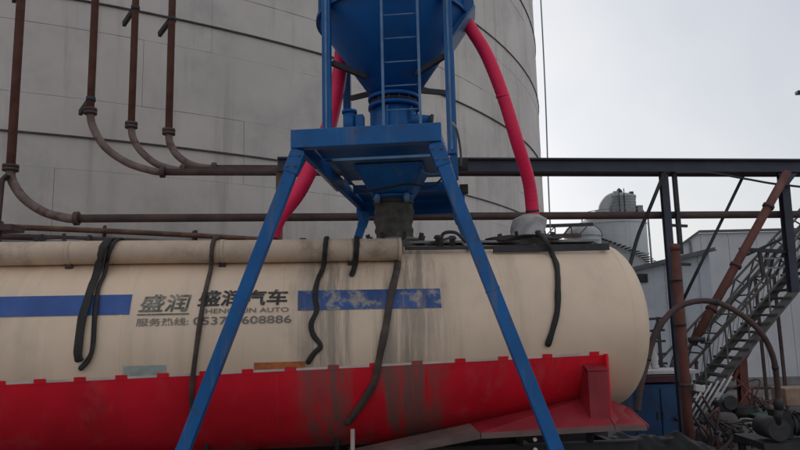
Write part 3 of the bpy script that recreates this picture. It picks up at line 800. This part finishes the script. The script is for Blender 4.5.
# lower discharge cone
link('cone_flange', MB().box(T(-0.08, 0, 4.80), tu * 0.66, tv * 0.60, (0, 0, 0.025)), 'bluelight', tw, bevel=0.004)
mb = MB()
q = [(-0.52, -0.46), (0.42, -0.46), (0.42, 0.46), (-0.52, 0.46)]
q2 = [(-0.31, -0.25), (0.23, -0.25), (0.23, 0.25), (-0.31, 0.25)]
mb.add([T(u, v, 4.772) for u, v in q] + [T(u, v, 4.40) for u, v in q2], [(0, 1, 5, 4), (1, 2, 6, 5), (2, 3, 7, 6), (3, 0, 4, 7), (4, 5, 6, 7), (3, 2, 1, 0)])
link('discharge_cone', mb, 'blue', tw, bevel=0.05)
link('neck', MB().lathe(T(-0.04, 0, 0), [(0.25, 4.28), (0.25, 4.36), (0.28, 4.37), (0.28, 4.396)], 28), 'blue', tw)
for u, v in ((-0.22, -0.27), (0.16, -0.27)):
    link('clamp', MB().lathe(T(u, v, 4.33), [(0.03, -0.06), (0.04, 0.02), (0.03, 0.06)], 10), 'bluelight', tw)
link('clamp_band', MB().lathe(T(-0.04, 0, 0), [(0.27, 4.29), (0.27, 4.33)], 28), 'darksteel', tw)
link('air_line', MB().tube(smooth_path([T(-0.62, -0.6, 4.60), T(-0.4, -0.45, 4.42), T(-0.1, -0.42, 4.44), T(0.2, -0.42, 4.48), T(0.5, -0.5, 4.42), T(0.70, -0.6, 4.56)], 6), 0.014, 8), 'rubber', tw)
link('air_line', MB().tube(smooth_path([T(0.3, -0.3, 4.74), T(0.45, -0.4, 4.60), T(0.72, -0.5, 4.58)], 6), 0.014, 8), 'bluelight', tw)
link('conduit_or_highlight', MB().tube(smooth_path([T(0.80, -2.0, 4.78), T(0.85, -1.95, 4.70), T(0.88, -1.5, 4.58), T(0.87, -0.8, 4.55)], 6), 0.014, 8), 'greysteel', tw)
link('conduit_or_highlight', MB().tube([T(-0.835, -1.1, 4.56), T(-0.835, 0.2, 4.56)], 0.02, 8), 'white', tw)  # thin white tube standing in for the highlight on the left beam's flange edge
for v in (-0.9, 0.6):
    link('junction_box', MB().box(T(0.90, v, 4.58), tu * 0.06, tv * 0.07, (0, 0, 0.06)), 'rubber', tw)
# ladder up the front of the hopper
ld = link('ladder_stringer', MB().box(T(-0.02, -1.10, 7.0), tu * 0.015, tv * 0.02, (0, 0, 2.24)), 'bluelight', tw)
link('ladder_stringer', MB().box(T(0.42, -1.10, 7.0), tu * 0.015, tv * 0.02, (0, 0, 2.24)), 'bluelight', tw)
for k in range(15):
    link('ladder_rung', MB().tube([T(0.0, -1.10, 4.94 + 0.30 * k), T(0.40, -1.10, 4.94 + 0.30 * k)], 0.010, 8), 'bluelight', tw)
for z in (6.2, 8.0):
    for u in (-0.02, 0.42):
        link('ladder_bracket', MB().bar(T(u, -1.07, z + 0.9), T(u, -0.88, z + 0.9), 0.03, 0.04), 'blue', tw)

# filling sock, hoses
mb = MB()
n = 36
vv, ff = [], []
rows = 16
for j in range(rows + 1):
    z = 4.34 - (4.34 - 3.79) * j / rows
    for k in range(n):
        a = 2 * PI * k / n
        r_ = 0.258 - 0.02 * j / rows + 0.012 * math.sin(a * 5 + j * 0.5) * min(1, j / 5) + 0.008 * math.sin(a * 11 - j) * min(1, j / 4) + 0.01 * math.sin(j * 1.8)*min(1,j/6)
        if j < 1: r_ = 0.268
        vv.append(T(-0.04 + 0.006 * j / rows, 0, z) + Vector((r_ * math.cos(a), r_ * math.sin(a), 0)))
ff = [(j * n + k, (j + 1) * n + k, (j + 1) * n + (k + 1) % n, j * n + (k + 1) % n) for j in range(rows) for k in range(n)]
mb.add(vv, ff, True)
tag(link('filling_sock', mb, 'sock'), 'grey crumpled fabric filling spout between the blue cone and the trailer hatch', 'filling sock')

def hose(label, pts, r, end_pts):
    t = thing('dust_hose', pts[-1], label, 'hose', 'red hoses on the hopper tower')
    P = smooth_path(pts, 32)
    link('hose', MB().tube(P, [r * (1 + 0.009 * math.cos(i * PI / 2) + 0.012 * math.sin(i * 0.11)) for i in range(len(P))], 20), 'redhose', t)
    d = (P[-1] - P[-2]).normalized()
    for q0 in (P[-1] - d * 0.10, P[len(P) // 2]):
        link('hose_clamp', MB().tube([q0, q0 + d * 0.03], r * 1.06, 20), 'redhose' if q0 is not P[-1] and (q0 - P[-1]).length > 0.2 else 'darksteel', t)
    return t
hose('bright red curved hose from the hopper side to the rear of the trailer', [(0.84, 8.85, 7.06), (1.03, 8.85, 6.72), (1.24, 8.85, 6.32), (1.43, 8.85, 5.75), (1.60, 8.90, 5.12), (1.77, 9.1, 4.60), (1.82, 9.18, 4.12)], 0.088, None)
hose('red hose passing down behind the front left tower leg', [(-0.66, 9.55, 7.6), (-0.76, 9.5, 7.0), (-0.81, 9.42, 6.44), (-0.86, 9.32, 6.0), (-0.97, 9.2, 5.45), (-1.12, 9.1, 5.03), (-1.36, 9.0, 4.51), (-1.62, 8.9, 4.12), (-1.72, 8.9, 3.80)], 0.105, None)
# cloth sleeve below the right hose
mb = MB()
vv = []
rows = 12
sl0, sl1 = Vector((1.79, 9.2, 4.16)), W(1.72, 0.0, 3.80)
for j in range(rows + 1):
    t_ = j / rows
    c = sl0.lerp(sl1, t_)
    for k in range(n):
        a = 2 * PI * k / n
        r_ = (0.105 + 0.12 * min(1, t_ * 6) + 0.03 * math.sin(a * 4 + j * 0.6) * t_ + 0.02 * math.sin(a * 9 + j) * t_)
        vv.append(c + Vector((r_ * math.cos(a), r_ * math.sin(a), 0.03 * math.sin(a * 3) * t_)))
ff = [(j * n + k, (j + 1) * n + k, (j + 1) * n + (k + 1) % n, j * n + (k + 1) % n) for j in range(rows) for k in range(n)]
mb.add(vv, ff, True)
tag(link('cloth_sleeve', mb, 'cloth'), 'pale grey cloth sleeve tied under the bright red curved hose', 'cloth')
# crumpled black rubber round the rear hatch
mb = MB()
def crump(u, v):
    a = PI * 0.75 + u * PI * 1.1
    r_ = 0.34 + 0.16 * v + 0.03 * math.sin(u * 23)
    return W(1.70, 0.0, 3.79) + Vector((r_ * math.cos(a) * 1.1, r_ * math.sin(a), 0.035 * (1 - v) + 0.025 * math.sin(u * 17 + v * 3) + 0.01))
mb.grid(crump, 40, 6)
o = link('rubber_sheet', mb, 'rubber')
so = o.modifiers.new('solid', 'SOLIDIFY'); so.thickness = 0.02
tag(o, 'crumpled black rubber sheet round the rear hatch of the trailer', 'rubber sheet')

# ------------------------------------------------------------------ far buildings and silos on the right
bl = thing('factory_building', (19, 34, 0), 'large plain pale grey clad factory building behind the steel stairs', 'building')
link('wall', MB().prism([(11.32, 28.1, 0), (34, 28.1, 0), (34, 28.1, 6.2), (12.38, 28.1, 6.2), (11.32, 28.1, 5.5)], (6.5, 12, 0)), 'wall', bl)
x = 11.3
while x < 33:
    w = 1.15
    z0 = 5.5 + max(0, min(1, (x - 11.3) / 1.08)) * 0.7
    z1 = 5.5 + max(0, min(1, (x + w - 11.3) / 1.08)) * 0.7
    link('cladding_panel', MB().prism([(x + 0.008, 28.04, 0.3), (x + w - 0.008, 28.04, 0.3), (x + w - 0.008, 28.04, z1), (x + 0.008, 28.04, z0)], (0, 0.058, 0)), 'wall', bl)
    x += w
link('plinth', MB().abox(11.25, 34, 27.98, 28.09, 0, 0.295), 'concrete', bl)
link('roof_edge', MB().bar((12.38, 27.97, 6.26), (34, 27.97, 6.26), 0.16, 0.1), 'roof', bl)
link('roof_edge', MB().bar((11.2, 27.97, 5.46), (12.36, 27.97, 6.24), 0.16, 0.08), 'roof', bl)
dn = link('downpipe', MB().tube([(12.0, 27.95, 5.9), (12.0, 27.95, 0.1)], 0.05, 10), 'greysteel', bl)
for z in (1.5, 3.5, 5.2):
    link('clip', MB().abox(11.93, 12.07, 27.9, 28.03, z, z + 0.04), 'darksteel', dn)
link('wall_lamp', MB().abox(12.2, 12.36, 27.8, 28.02, 5.1, 5.35), 'darksteel', bl)

sh = thing('lean_to_shed', (8.8, 26, 0), 'low blue grey shed with a sloping roof between the trailer end and the factory', 'shed')
link('wall', MB().prism([(6.6, 24, 0), (10.9, 24, 0), (10.9, 24, 5.05), (6.6, 24, 4.12)], (0, 3.4, 0)), 'shed', sh)
link('roof', MB().prism([(6.45, 23.8, 4.10), (11.05, 23.8, 5.09), (11.05, 23.8, 5.17), (6.45, 23.8, 4.18)], (0, 3.8, 0)), 'roof', sh)
win = link('window', MB().abox(7.95, 8.66, 23.93, 24.02, 4.0, 4.30), 'darksteel', sh)
link('pane', MB().abox(7.99, 8.29, 23.915, 23.94, 4.03, 4.27), 'glass', win)
link('pane', MB().abox(8.32, 8.62, 23.915, 23.94, 4.03, 4.27), 'glass', win)
for i in range(7):
    xx = 6.9 + i * 0.6
    if abs(xx - 8.3) < 0.45:
        continue
    link('cladding_rib', MB().abox(xx, xx + 0.05, 23.97, 24.01, 0, 4.15 + (xx - 6.6) * 0.21), 'shed', sh)
link('gutter', MB().bar((6.45, 23.76, 4.07), (11.05, 23.76, 5.06), 0.08, 0.06), 'roof', sh)

sc_ = Vector((13.11, 41.5, 0))
si = thing('silo', sc_, 'pale grey silo with a spiral stair and a capped drum on top', 'silo')
link('body', MB().lathe(sc_, [(1.95, 0), (1.95, 8.6), (1.75, 8.85)], 48), 'silo', si)
for z in (2.2, 4.4, 6.6, 8.45):
    link('ring', MB().lathe(sc_, [(1.94, z), (1.985, z), (1.985, z + 0.06), (1.94, z + 0.06)], 48, False, False), 'silo', si)
cd = link('top_drum', MB().lathe(sc_ + Vector((0.55, 0, 0)), [(0.92, 8.86), (0.92, 10.15), (0.97, 10.16), (0.97, 10.28), (0.6, 10.42)], 32), 'silo', si)
link('dust_hood', MB().tube(smooth_path([sc_ + Vector((-0.5, -0.3, 8.9)), sc_ + Vector((-0.55, -0.3, 9.5)), sc_ + Vector((-0.2, -0.3, 10.0)), sc_ + Vector((0.3, -0.3, 10.2))], 6), 0.36, 16), 'silo', cd)
link('vent', MB().tube(smooth_path([sc_ + Vector((0.65, 0, 10.3)), sc_ + Vector((0.62, 0, 10.6)), sc_ + Vector((0.45, 0, 10.75))], 5), 0.11, 10), 'darksteel', cd)
for k in range(26):
    a = R(185 + k * 6.2)
    z = 8.3 - k * 0.105
    p0 = sc_ + Vector((1.96 * math.cos(a), 1.96 * math.sin(a), z)); p1 = sc_ + Vector((2.5 * math.cos(a), 2.5 * math.sin(a), z))
    link('stair_tread', MB().bar(p0, p1, 0.2, 0.05), 'darksteel', si)
link('downpipe', MB().tube([sc_ + Vector((2.05, -0.4, 8.9)), sc_ + Vector((2.1, -0.4, 0))], 0.06, 8), 'greysteel', si)
for k in range(16):
    a = 2 * PI * k / 16
    link('guard_post', MB().tube([sc_ + Vector((1.85 * math.cos(a), 1.85 * math.sin(a), 8.75)), sc_ + Vector((1.85 * math.cos(a), 1.85 * math.sin(a), 9.25))], 0.02, 6), 'greysteel', si)
link('guard_rail', MB().tube([sc_ + Vector((1.85 * math.cos(2 * PI * k / 32), 1.85 * math.sin(2 * PI * k / 32), 9.25)) for k in range(33)], 0.022, 6), 'greysteel', si)

dc = Vector((10.42, 38.6, 0))
ds = thing('domed_silo', dc, 'smaller domed grey silo just left of the silo with the spiral stair', 'silo')
link('body', MB().lathe(dc, [(1.02, 0), (1.02, 7.45)], 36), 'silo', ds)
link('dome', MB().lathe(dc, [(1.06, 7.45)] + [(1.06 * math.cos(R(a)), 7.46 + 0.75 * math.sin(R(a))) for a in range(0, 90, 10)], 36), 'silo', ds)
link('dome_rib', MB().tube([dc + Vector((1.075 * math.cos(R(a)), -0.15, 7.46 + 0.77 * math.sin(R(a)))) for a in range(0, 181, 12)], 0.04, 8), 'darksteel', ds)
gan = thing('gantry', (9.0, 37, 0), 'dark distant gantry bridging the storage tank and the domed silo', 'gantry')
link('beam', MB().bar((6.6, 37, 7.9), (10.6, 37, 7.95), 0.15, 0.18), 'darksteel', gan)
link('beam', MB().bar((6.6, 37, 7.35), (9.9, 37, 7.35), 0.15, 0.22), 'rustdark', gan)
for i in range(8):
    link('lacing', MB().bar((6.7 + i * 0.45, 37, 7.44), (6.7 + i * 0.45 + (0.4 if i % 2 else -0.0), 37, 7.82), 0.06, 0.06, (0, 1, 0)), 'darksteel', gan)
link('leg', MB().bar((8.2, 37, 0), (8.2, 37, 7.24), 0.15, 0.15, (0, 1, 0)), 'darksteel', gan)

lm = thing('lamp_mast', (16.3, 26, 0), 'tall thin lamp mast at the far right edge of the picture', 'lamp mast')
link('mast', MB().tube([(16.22, 26, 0), (16.22, 26, 11.2)], [0.09, 0.05], 12), 'greysteel', lm)
link('arm', MB().tube([(16.22, 26, 11.2), (16.1, 25.9, 11.42)], 0.035, 8), 'greysteel', lm)
link('lamp_head', MB().abox(15.78, 16.2, 25.75, 26.0, 11.36, 11.5), 'darksteel', lm, bevel=0.03)

# ------------------------------------------------------------------ steel stair
stt = thing('steel_stair', (6.6, 17.4, 0), 'brown grey steel staircase with dark treads rising to the right', 'stair')
sl = 1.05
def sp(x, dz=0.0, y=17.0):
    return Vector((x, y, (x - 6.6) * sl + dz))
for y in (17.0, 17.95):
    link('stringer', MB().bar(sp(6.6, 0.0, y), sp(11.6, 0.0, y), 0.05, 0.2), 'stairsteel', stt)
for k in range(25):
    x_ = 6.78 + k * 0.195
    z_ = (x_ - 6.6) * sl + 0.1
    link('tread', MB().abox(x_ - 0.13, x_ + 0.13, 16.93, 17.92, z_ - 0.03, z_ + 0.025), 'treads', stt)
for y in (17.0, 17.95):
    for h, w in ((1.12, 0.05), (0.62, 0.035)):
        link('handrail', MB().tube([sp(6.7, h * 0.98, y), sp(11.6, h, y)], w / 2 + 0.006, 8), 'stairsteel', stt)
    for k in range(9):
        link('baluster', MB().bar(sp(6.8 + k * 0.58, 0.1, y), sp(6.8 + k * 0.58, 1.12, y), 0.035, 0.035, (0, 1, 0)), 'stairsteel', stt)
for k in range(34):
    link('infill_bar', MB().bar(sp(6.85 + k * 0.14, 0.62, 17.0), sp(6.85 + k * 0.14 + 0.10, 1.0, 17.0), 0.012, 0.014, (0, 1, 0)), 'stairsteel', stt)
link('landing', MB().abox(11.6, 13.6, 16.95, 18.1, 5.2, 5.28), 'stairsteel', stt)
for x_, y in ((12.0, 17.0), (13.5, 17.0), (12.0, 18.0), (13.5, 18.0)):
    link('landing_post', MB().abox(x_ - 0.06, x_ + 0.06, y - 0.04, y + 0.06, 0, 5.195), 'stairsteel', stt)
rs_ = link('rusty_support', MB().ibeam((8.45, 17.45, 0), (8.5, 17.45, 1.75), 0.2, 0.22, 0.03, (0, 1, 0)), 'redcol', stt)
link('knee_brace', MB().bar((8.2, 17.4, 1.15), (8.75, 17.4, 1.95), 0.08, 0.1, (0, 1, 0)), 'redcol', rs_)
link('rail', MB().bar((7.6, 17.5, 0.95), (9.6, 17.5, 0.93), 0.06, 0.06), 'darksteel', stt)
# second flight of pale railings lower down on the left
rl = thing('pale_railing', (6.5, 16.2, 0), 'short run of pale slanted railings at the foot of the stair', 'railing')
for k in range(5):
    link('bar', MB().tube([(6.35 + k * 0.16, 16.2, 0.25 + 0.05 * k), (7.0 + k * 0.16, 16.2, 1.15 + 0.05 * k)], 0.022, 8), 'white', rl)
link('bar', MB().bar((6.2, 16.25, 0.12), (7.7, 16.25, 0.30), 0.05, 0.06), 'greysteel', rl)
for x_ in (6.5, 7.4):
    link('post', MB().bar((x_, 16.25, 0), (x_, 16.25, 1.1), 0.05, 0.05, (0, 1, 0)), 'greysteel', rl)

# ------------------------------------------------------------------ clutter at lower right
hz = thing('suction_hose', (6.25, 11.6, 1.2), 'thick dark hose arching high over the yard beside the red column', 'hose')
P = smooth_path([(3.86, 11.6, 1.2), (3.93, 11.6, 1.55), (4.06, 11.6, 1.95), (4.24, 11.6, 2.42), (4.53, 11.6, 2.80), (4.88, 11.6, 2.97), (5.3, 11.6, 2.97), (5.71, 11.6, 2.76), (6.04, 11.62, 2.43), (6.24, 11.7, 2.03), (6.32, 11.8, 1.57), (6.36, 11.9, 1.30)], 12)
link('hose', MB().tube(P, [0.048 * (1 + 0.03 * math.sin(i * 1.6)) for i in range(len(P))], 16), 'rustdark', hz)
link('coupling', MB().lathe((6.36, 11.9, 1.15), [(0.075, 0), (0.075, 0.14), (0.06, 0.18)], 16), 'darksteel', hz)
for f in (0.2, 0.55, 0.86):
    i = int(f * (len(P) - 2))
    d = (P[i + 1] - P[i]).normalized()
    link('hose_clamp', MB().tube([P[i], P[i] + d * 0.05], 0.056, 14), 'darksteel', hz)

bc = thing('compressor_cabinet', (4.95, 14.0, 0), 'blue steel compressor cabinet behind the trailer end', 'cabinet')
link('body', MB().abox(4.42, 5.42, 13.5, 14.6, 0.25, 1.46), 'bluebox', bc, bevel=0.03)
link('skid', MB().abox(4.38, 5.46, 13.46, 14.64, 0.02, 0.24), 'darksteel', bc)
for i in range(2):
    d_ = link('door', MB().abox(4.46 + i * 0.49, 4.92 + i * 0.49, 13.47, 13.5, 0.35, 1.38), 'bluebox', bc, bevel=0.008)
    link('handle', MB().abox(4.85 + i * 0.10, 4.88 + i * 0.10, 13.44, 13.472, 0.8, 0.95), 'darksteel', d_)
link('top_rail', MB().abox(4.60, 5.44, 13.44, 14.5, 1.5, 1.62), 'maroon', bc)
link('top_plate', MB().abox(4.58, 5.80, 13.6, 14.5, 1.64, 1.70), 'white', bc)
scf = thing('rung_frame', (4.85, 14.6, 0), 'dark steel rung frame standing behind the cream trailer end', 'frame')
for x_ in (5.06, 5.5):
    link('upright', MB().bar((x_, 14.8, 0), (x_, 14.8, 2.75), 0.06, 0.06, (0, 1, 0)), 'darksteel', scf)
for z in (1.75, 1.95, 2.22, 2.45, 2.70):
    link('rung', MB().bar((4.92, 14.78, z), (5.62, 14.78, z + 0.02), 0.04, 0.05), 'darksteel', scf)
link('side_brace', MB().bar((4.98, 14.76, 1.6), (5.5, 14.76, 2.7), 0.04, 0.04), 'darksteel', scf)
for i, x_ in enumerate((4.86, 5.02, 5.18)):
    tag(link('white_canister', MB().lathe((x_, 14.3, 1.70), [(0.06, 0.0), (0.07, 0.02), (0.07, 0.2 + 0.05 * i), (0.03, 0.24 + 0.05 * i), (0.03, 0.28 + 0.05 * i)], 12), 'white'),
        ('small white canister on the cabinet top, nearest the trailer', 'small white canister in the middle of the cabinet top', 'tallest white canister on the cabinet top, by the red column')[i], 'canister', 'canisters on the blue cabinet')
tag(link('paper_bag', MB().box((5.12, 12.1, 1.50), (0.09, 0.02, -0.02), (0, 0.05, 0), (0.01, 0, 0.06)), 'white', bevel=0.02), 'crumpled white bag stuck on the red pipe column', 'bag')

pump = thing('pump_set', (6.8, 12.6, 0), 'dark dirty pump set at the right edge below the arching hose', 'pump')
link('skid', MB().abox(6.1, 7.9, 12.0, 13.1, 0.45, 0.57), 'darksteel', pump)
for x_ in (6.2, 7.8):
    for y in (12.1, 13.0):
        link('leg', MB().abox(x_ - 0.05, x_ + 0.05, y - 0.05, y + 0.05, 0, 0.45), 'darksteel', pump)
link('casing', MB().tube([(6.36, 11.95, 0.80), (6.36, 12.5, 0.80)], 0.19, 24), 'darksteel', pump)
link('outlet', MB().tube([(6.36, 12.0, 0.9), (6.36, 11.9, 1.15)], 0.065, 14), 'darksteel', pump)
mo = link('motor', MB().tube([(6.75, 12.5, 0.80), (7.6, 12.5, 0.80)], 0.17, 24), 'darksteel', pump)
for i in range(8):
    link('fin', MB().tube([(6.84 + i * 0.09, 12.5, 0.80), (6.87 + i * 0.09, 12.5, 0.80)], 0.2, 20), 'darksteel', mo)
link('guard', MB().abox(6.6, 6.78, 12.3, 12.75, 0.58, 1.05), 'rubber', pump)
tag(link('tan_box', MB().abox(6.72, 7.5, 12.3, 12.8, 1.14, 1.44), 'tan', bevel=0.015), 'tan board box resting on the dark pump set', 'box')

def bag(label, c, sx, sy, sz, m='bag', seed=0):
    rnd = random.Random(seed)
    mb = MB()
    n, rows = 24, 10
    ph = rnd.uniform(0, 6)
    vv = []
    for j in range(rows + 1):
        t_ = j / rows
        th = PI * t_
        w = (math.sin(th) ** 0.45 if 0 < t_ < 1 else 0.02)
        for k in range(n):
            a = 2 * PI * k / n
            e = 0.6
            cx = math.copysign(abs(math.cos(a)) ** e, math.cos(a)); cy = math.copysign(abs(math.sin(a)) ** e, math.sin(a))
            wob = 1 + 0.08 * math.sin(3 * a + ph + j) + 0.05 * math.sin(7 * a - j * 0.8 + ph)
            vv.append(Vector(c) + Vector((sx * w * cx * wob, sy * w * cy * wob, sz * (1 - math.cos(th)) / 2)))
    mb.add(vv, [(j * n + k, j * n + (k + 1) % n, (j + 1) * n + (k + 1) % n, (j + 1) * n + k) for j in range(rows) for k in range(n)], True)
    return tag(link('bulk_bag', mb, m), label, 'bag', 'bags in the yard')
bag('grey slumped bulk bag at the foot of the stair', (7.12, 15.6, 0), 0.26, 0.24, 0.62, 'bag', 1)
bag('paler bag leaning beside the slumped grey one', (7.55, 15.5, 0), 0.17, 0.2, 0.5, 'palebag', 2)
bag('low dark bag in front of the stair railings', (6.55, 15.3, 0), 0.28, 0.3, 0.34, 'bag', 3)
eng = thing('small_engine', (7.3, 15.9, 0), 'small black engine with a round flywheel behind the bags', 'engine')
link('block', MB().abox(7.15, 7.5, 16.0, 16.35, 0.35, 0.82), 'rubber', eng, bevel=0.04)
link('flywheel', MB().tube([(7.45, 15.95, 0.78), (7.45, 16.0, 0.78)], 0.16, 20), 'darksteel', eng)
link('stand', MB().abox(7.1, 7.55, 15.98, 16.38, 0, 0.345), 'rustdark', eng)
gt = thing('green_bin', (8.1, 15.8, 0), 'dull green bin beside the rusty stair support', 'bin')
link('body', MB().prism([(7.9, 15.6, 0.08), (8.3, 15.6, 0.08), (8.36, 15.6, 0.5), (7.84, 15.6, 0.5)], (0, 0.4, 0)), 'green', gt, bevel=0.02)
link('lid', MB().abox(7.8, 8.4, 15.56, 16.04, 0.503, 0.55), 'green', gt, bevel=0.015)
for x_ in (7.95, 8.25):
    link('wheel', MB().tube([(x_, 15.62, 0.07), (x_, 15.68, 0.07)], 0.07, 12), 'rubber', gt)
bb = thing('black_barrel', (7.75, 16.1, 0), 'black oil barrel between the bags and the green bin', 'barrel')
link('body', MB().lathe((7.77, 16.1, 0), [(0.24, 0), (0.25, 0.02), (0.24, 0.06), (0.24, 0.26), (0.255, 0.28), (0.24, 0.30), (0.24, 0.5), (0.255, 0.52), (0.24, 0.54), (0.25, 0.68), (0.22, 0.68)], 24), 'rubber', bb)
link('bung', MB().lathe((7.85, 16.05, 0.68), [(0.03, 0), (0.03, 0.02)], 10), 'darksteel', bb)
# black tarpaulin heap just behind the trailer axle line
mb = MB()
def tarp(u, v):
    x_ = 1.0 + 4.4 * u
    y_ = 10.75 + 1.1 * v
    prof_ = 0.93 * math.exp(-((u - 0.72) / 0.33) ** 2) + 0.72 * math.exp(-((u - 0.25) / 0.3) ** 2)
    z_ = min(0.86, prof_ * 0.9) * math.sin(PI * min(1, max(0, v))) ** 0.5 + (0.03 * math.sin(u * 31 + v * 5) + 0.028 * math.sin(u * 57 - v * 11 + 1) + 0.02 * math.sin(u * 97 + v * 19)) * math.sin(PI * v)
    return Vector((x_, y_, max(0.005, z_)))
mb.grid(tarp, 140, 24)
o = link('tarpaulin_heap', mb, 'tarp')
tag(o, 'low heap under black tarpaulin on the ground behind the trailer rear', 'tarpaulin')

# ------------------------------------------------------------------ sloping truss gallery behind the stair
gl = thing('truss_gallery', (7.7, 18.8, 0), 'thin grey lattice truss gallery sloping up to the right just behind the stair', 'truss')
ga0, ga1 = Vector((7.2, 18.6, 1.0)), Vector((12.6, 18.6, 6.15))
for y in (0.0, 1.0):
    for h in (0.0, 0.5):
        link('chord', MB().bar(ga0 + Vector((0, y, h)), ga1 + Vector((0, y, h)), 0.05, 0.06), 'stairsteel', gl)
    for k in range(18):
        p0 = ga0.lerp(ga1, k / 18); p1 = ga0.lerp(ga1, (k + 1) / 18)
        a_, b_ = (p0, p1 + Vector((0, 0, 0.5))) if k % 2 else (p0 + Vector((0, 0, 0.5)), p1)
        link('lacing', MB().bar(a_ + Vector((0, y, 0)), b_ + Vector((0, y, 0)), 0.03, 0.035), 'darksteel', gl)
for k in range(10):
    p0 = ga0.lerp(ga1, (k + 0.5) / 10)
    link('crossbar', MB().bar(p0, p0 + Vector((0, 1.0, 0)), 0.04, 0.04), 'darksteel', gl)
for f in (0.12, 0.55, 0.95):
    p0 = ga0.lerp(ga1, f)
    for y in (0.0, 1.0):
        link('leg', MB().bar((p0.x, p0.y + y, 0), (p0.x, p0.y + y, p0.z - 0.03), 0.07, 0.07, (0, 1, 0)), 'rustdark', gl)

# ------------------------------------------------------------------ tangle of thin pipes round the pump and bins
def scrap(label, base, n, seed, mats, span, zmax):
    rnd = random.Random(seed)
    t = thing('scrap_pipework', base, label, 'pipework', 'scrap pipework in the yard')
    b = Vector(base)
    for i in range(n):
        x0 = rnd.uniform(-span, span); y0 = rnd.uniform(-0.25, 0.25)
        h = rnd.uniform(0.35, zmax)
        q = [b + Vector((x0, y0, 0.03)), b + Vector((x0 + rnd.uniform(-.1, .1), y0, h * 0.55)), b + Vector((x0 + rnd.uniform(-.3, .3), y0 + rnd.uniform(-.1, .1), h)), b + Vector((x0 + rnd.uniform(-.55, .55), y0 + rnd.uniform(-.2, .2), h * rnd.uniform(0.5, 1.0)))]
        pp = link('pipe', MB().tube(smooth_path(q, 5), rnd.uniform(0.014, 0.03), 8), rnd.choice(mats), t)
        e = q[-1]
        link('coupling', MB().tube([e, e + (q[-1] - q[-2]).normalized() * 0.07], 0.042, 10), 'darksteel', pp)
    return t
scrap('tangle of thin rusty pipes between the slumped bags and the green bin', (7.55, 16.5, 0), 9, 11, ['rustdark', 'darksteel', 'rust'], 0.45, 1.05)
scrap('tangle of dark thin pipes at the right edge behind the pump set', (8.55, 15.9, 0), 9, 12, ['darksteel', 'rubber', 'rustdark'], 0.5, 0.95)
scrap('few bent dark pipes sticking up beside the foot of the red column', (5.75, 13.4, 0), 6, 13, ['darksteel', 'rustdark'], 0.3, 1.25)

scrap('dense tangle of black and rusty pipes in front of the bags near the column foot', (6.75, 14.6, 0), 11, 21, ['darksteel', 'rubber', 'rustdark', 'redcol'], 0.55, 0.95)
scrap('tangle of rusty pipes leaning against the thick stair support', (8.3, 16.4, 0), 9, 22, ['redcol', 'rustdark', 'darksteel'], 0.4, 1.3)
# rough gear on the silo top
for i, (dx, dz, w, h, m) in enumerate(((-0.95, 8.86, 0.22, 0.5, 'silo'), (1.55, 8.86, 0.16, 0.75, 'greysteel'), (-1.3, 8.8, 0.12, 0.35, 'darksteel'), (0.15, 10.3, 0.16, 0.22, 'silo'), (1.1, 10.3, 0.12, 0.18, 'darksteel'))):
    p = sc_ + Vector((dx, -0.5, dz))
    link('roof_gear', MB().abox(p.x - w, p.x + w, p.y - w, p.y + w, p.z, p.z + h), m, si, bevel=0.02)
for k in range(7):
    link('drum_rib', MB().lathe(sc_ + Vector((0.55, 0, 8.95 + 0.18 * k)), [(0.915, 0), (0.945, 0), (0.945, 0.03), (0.915, 0.03)], 32, False, False), 'silo', cd)
link('roof_ladder', MB().tube([sc_ + Vector((0.2, -0.93, 8.9)), sc_ + Vector((0.2, -0.95, 10.6))], 0.03, 6), 'darksteel', cd)
link('roof_ladder', MB().tube([sc_ + Vector((0.5, -0.96, 8.9)), sc_ + Vector((0.5, -0.98, 10.6))], 0.03, 6), 'darksteel', cd)
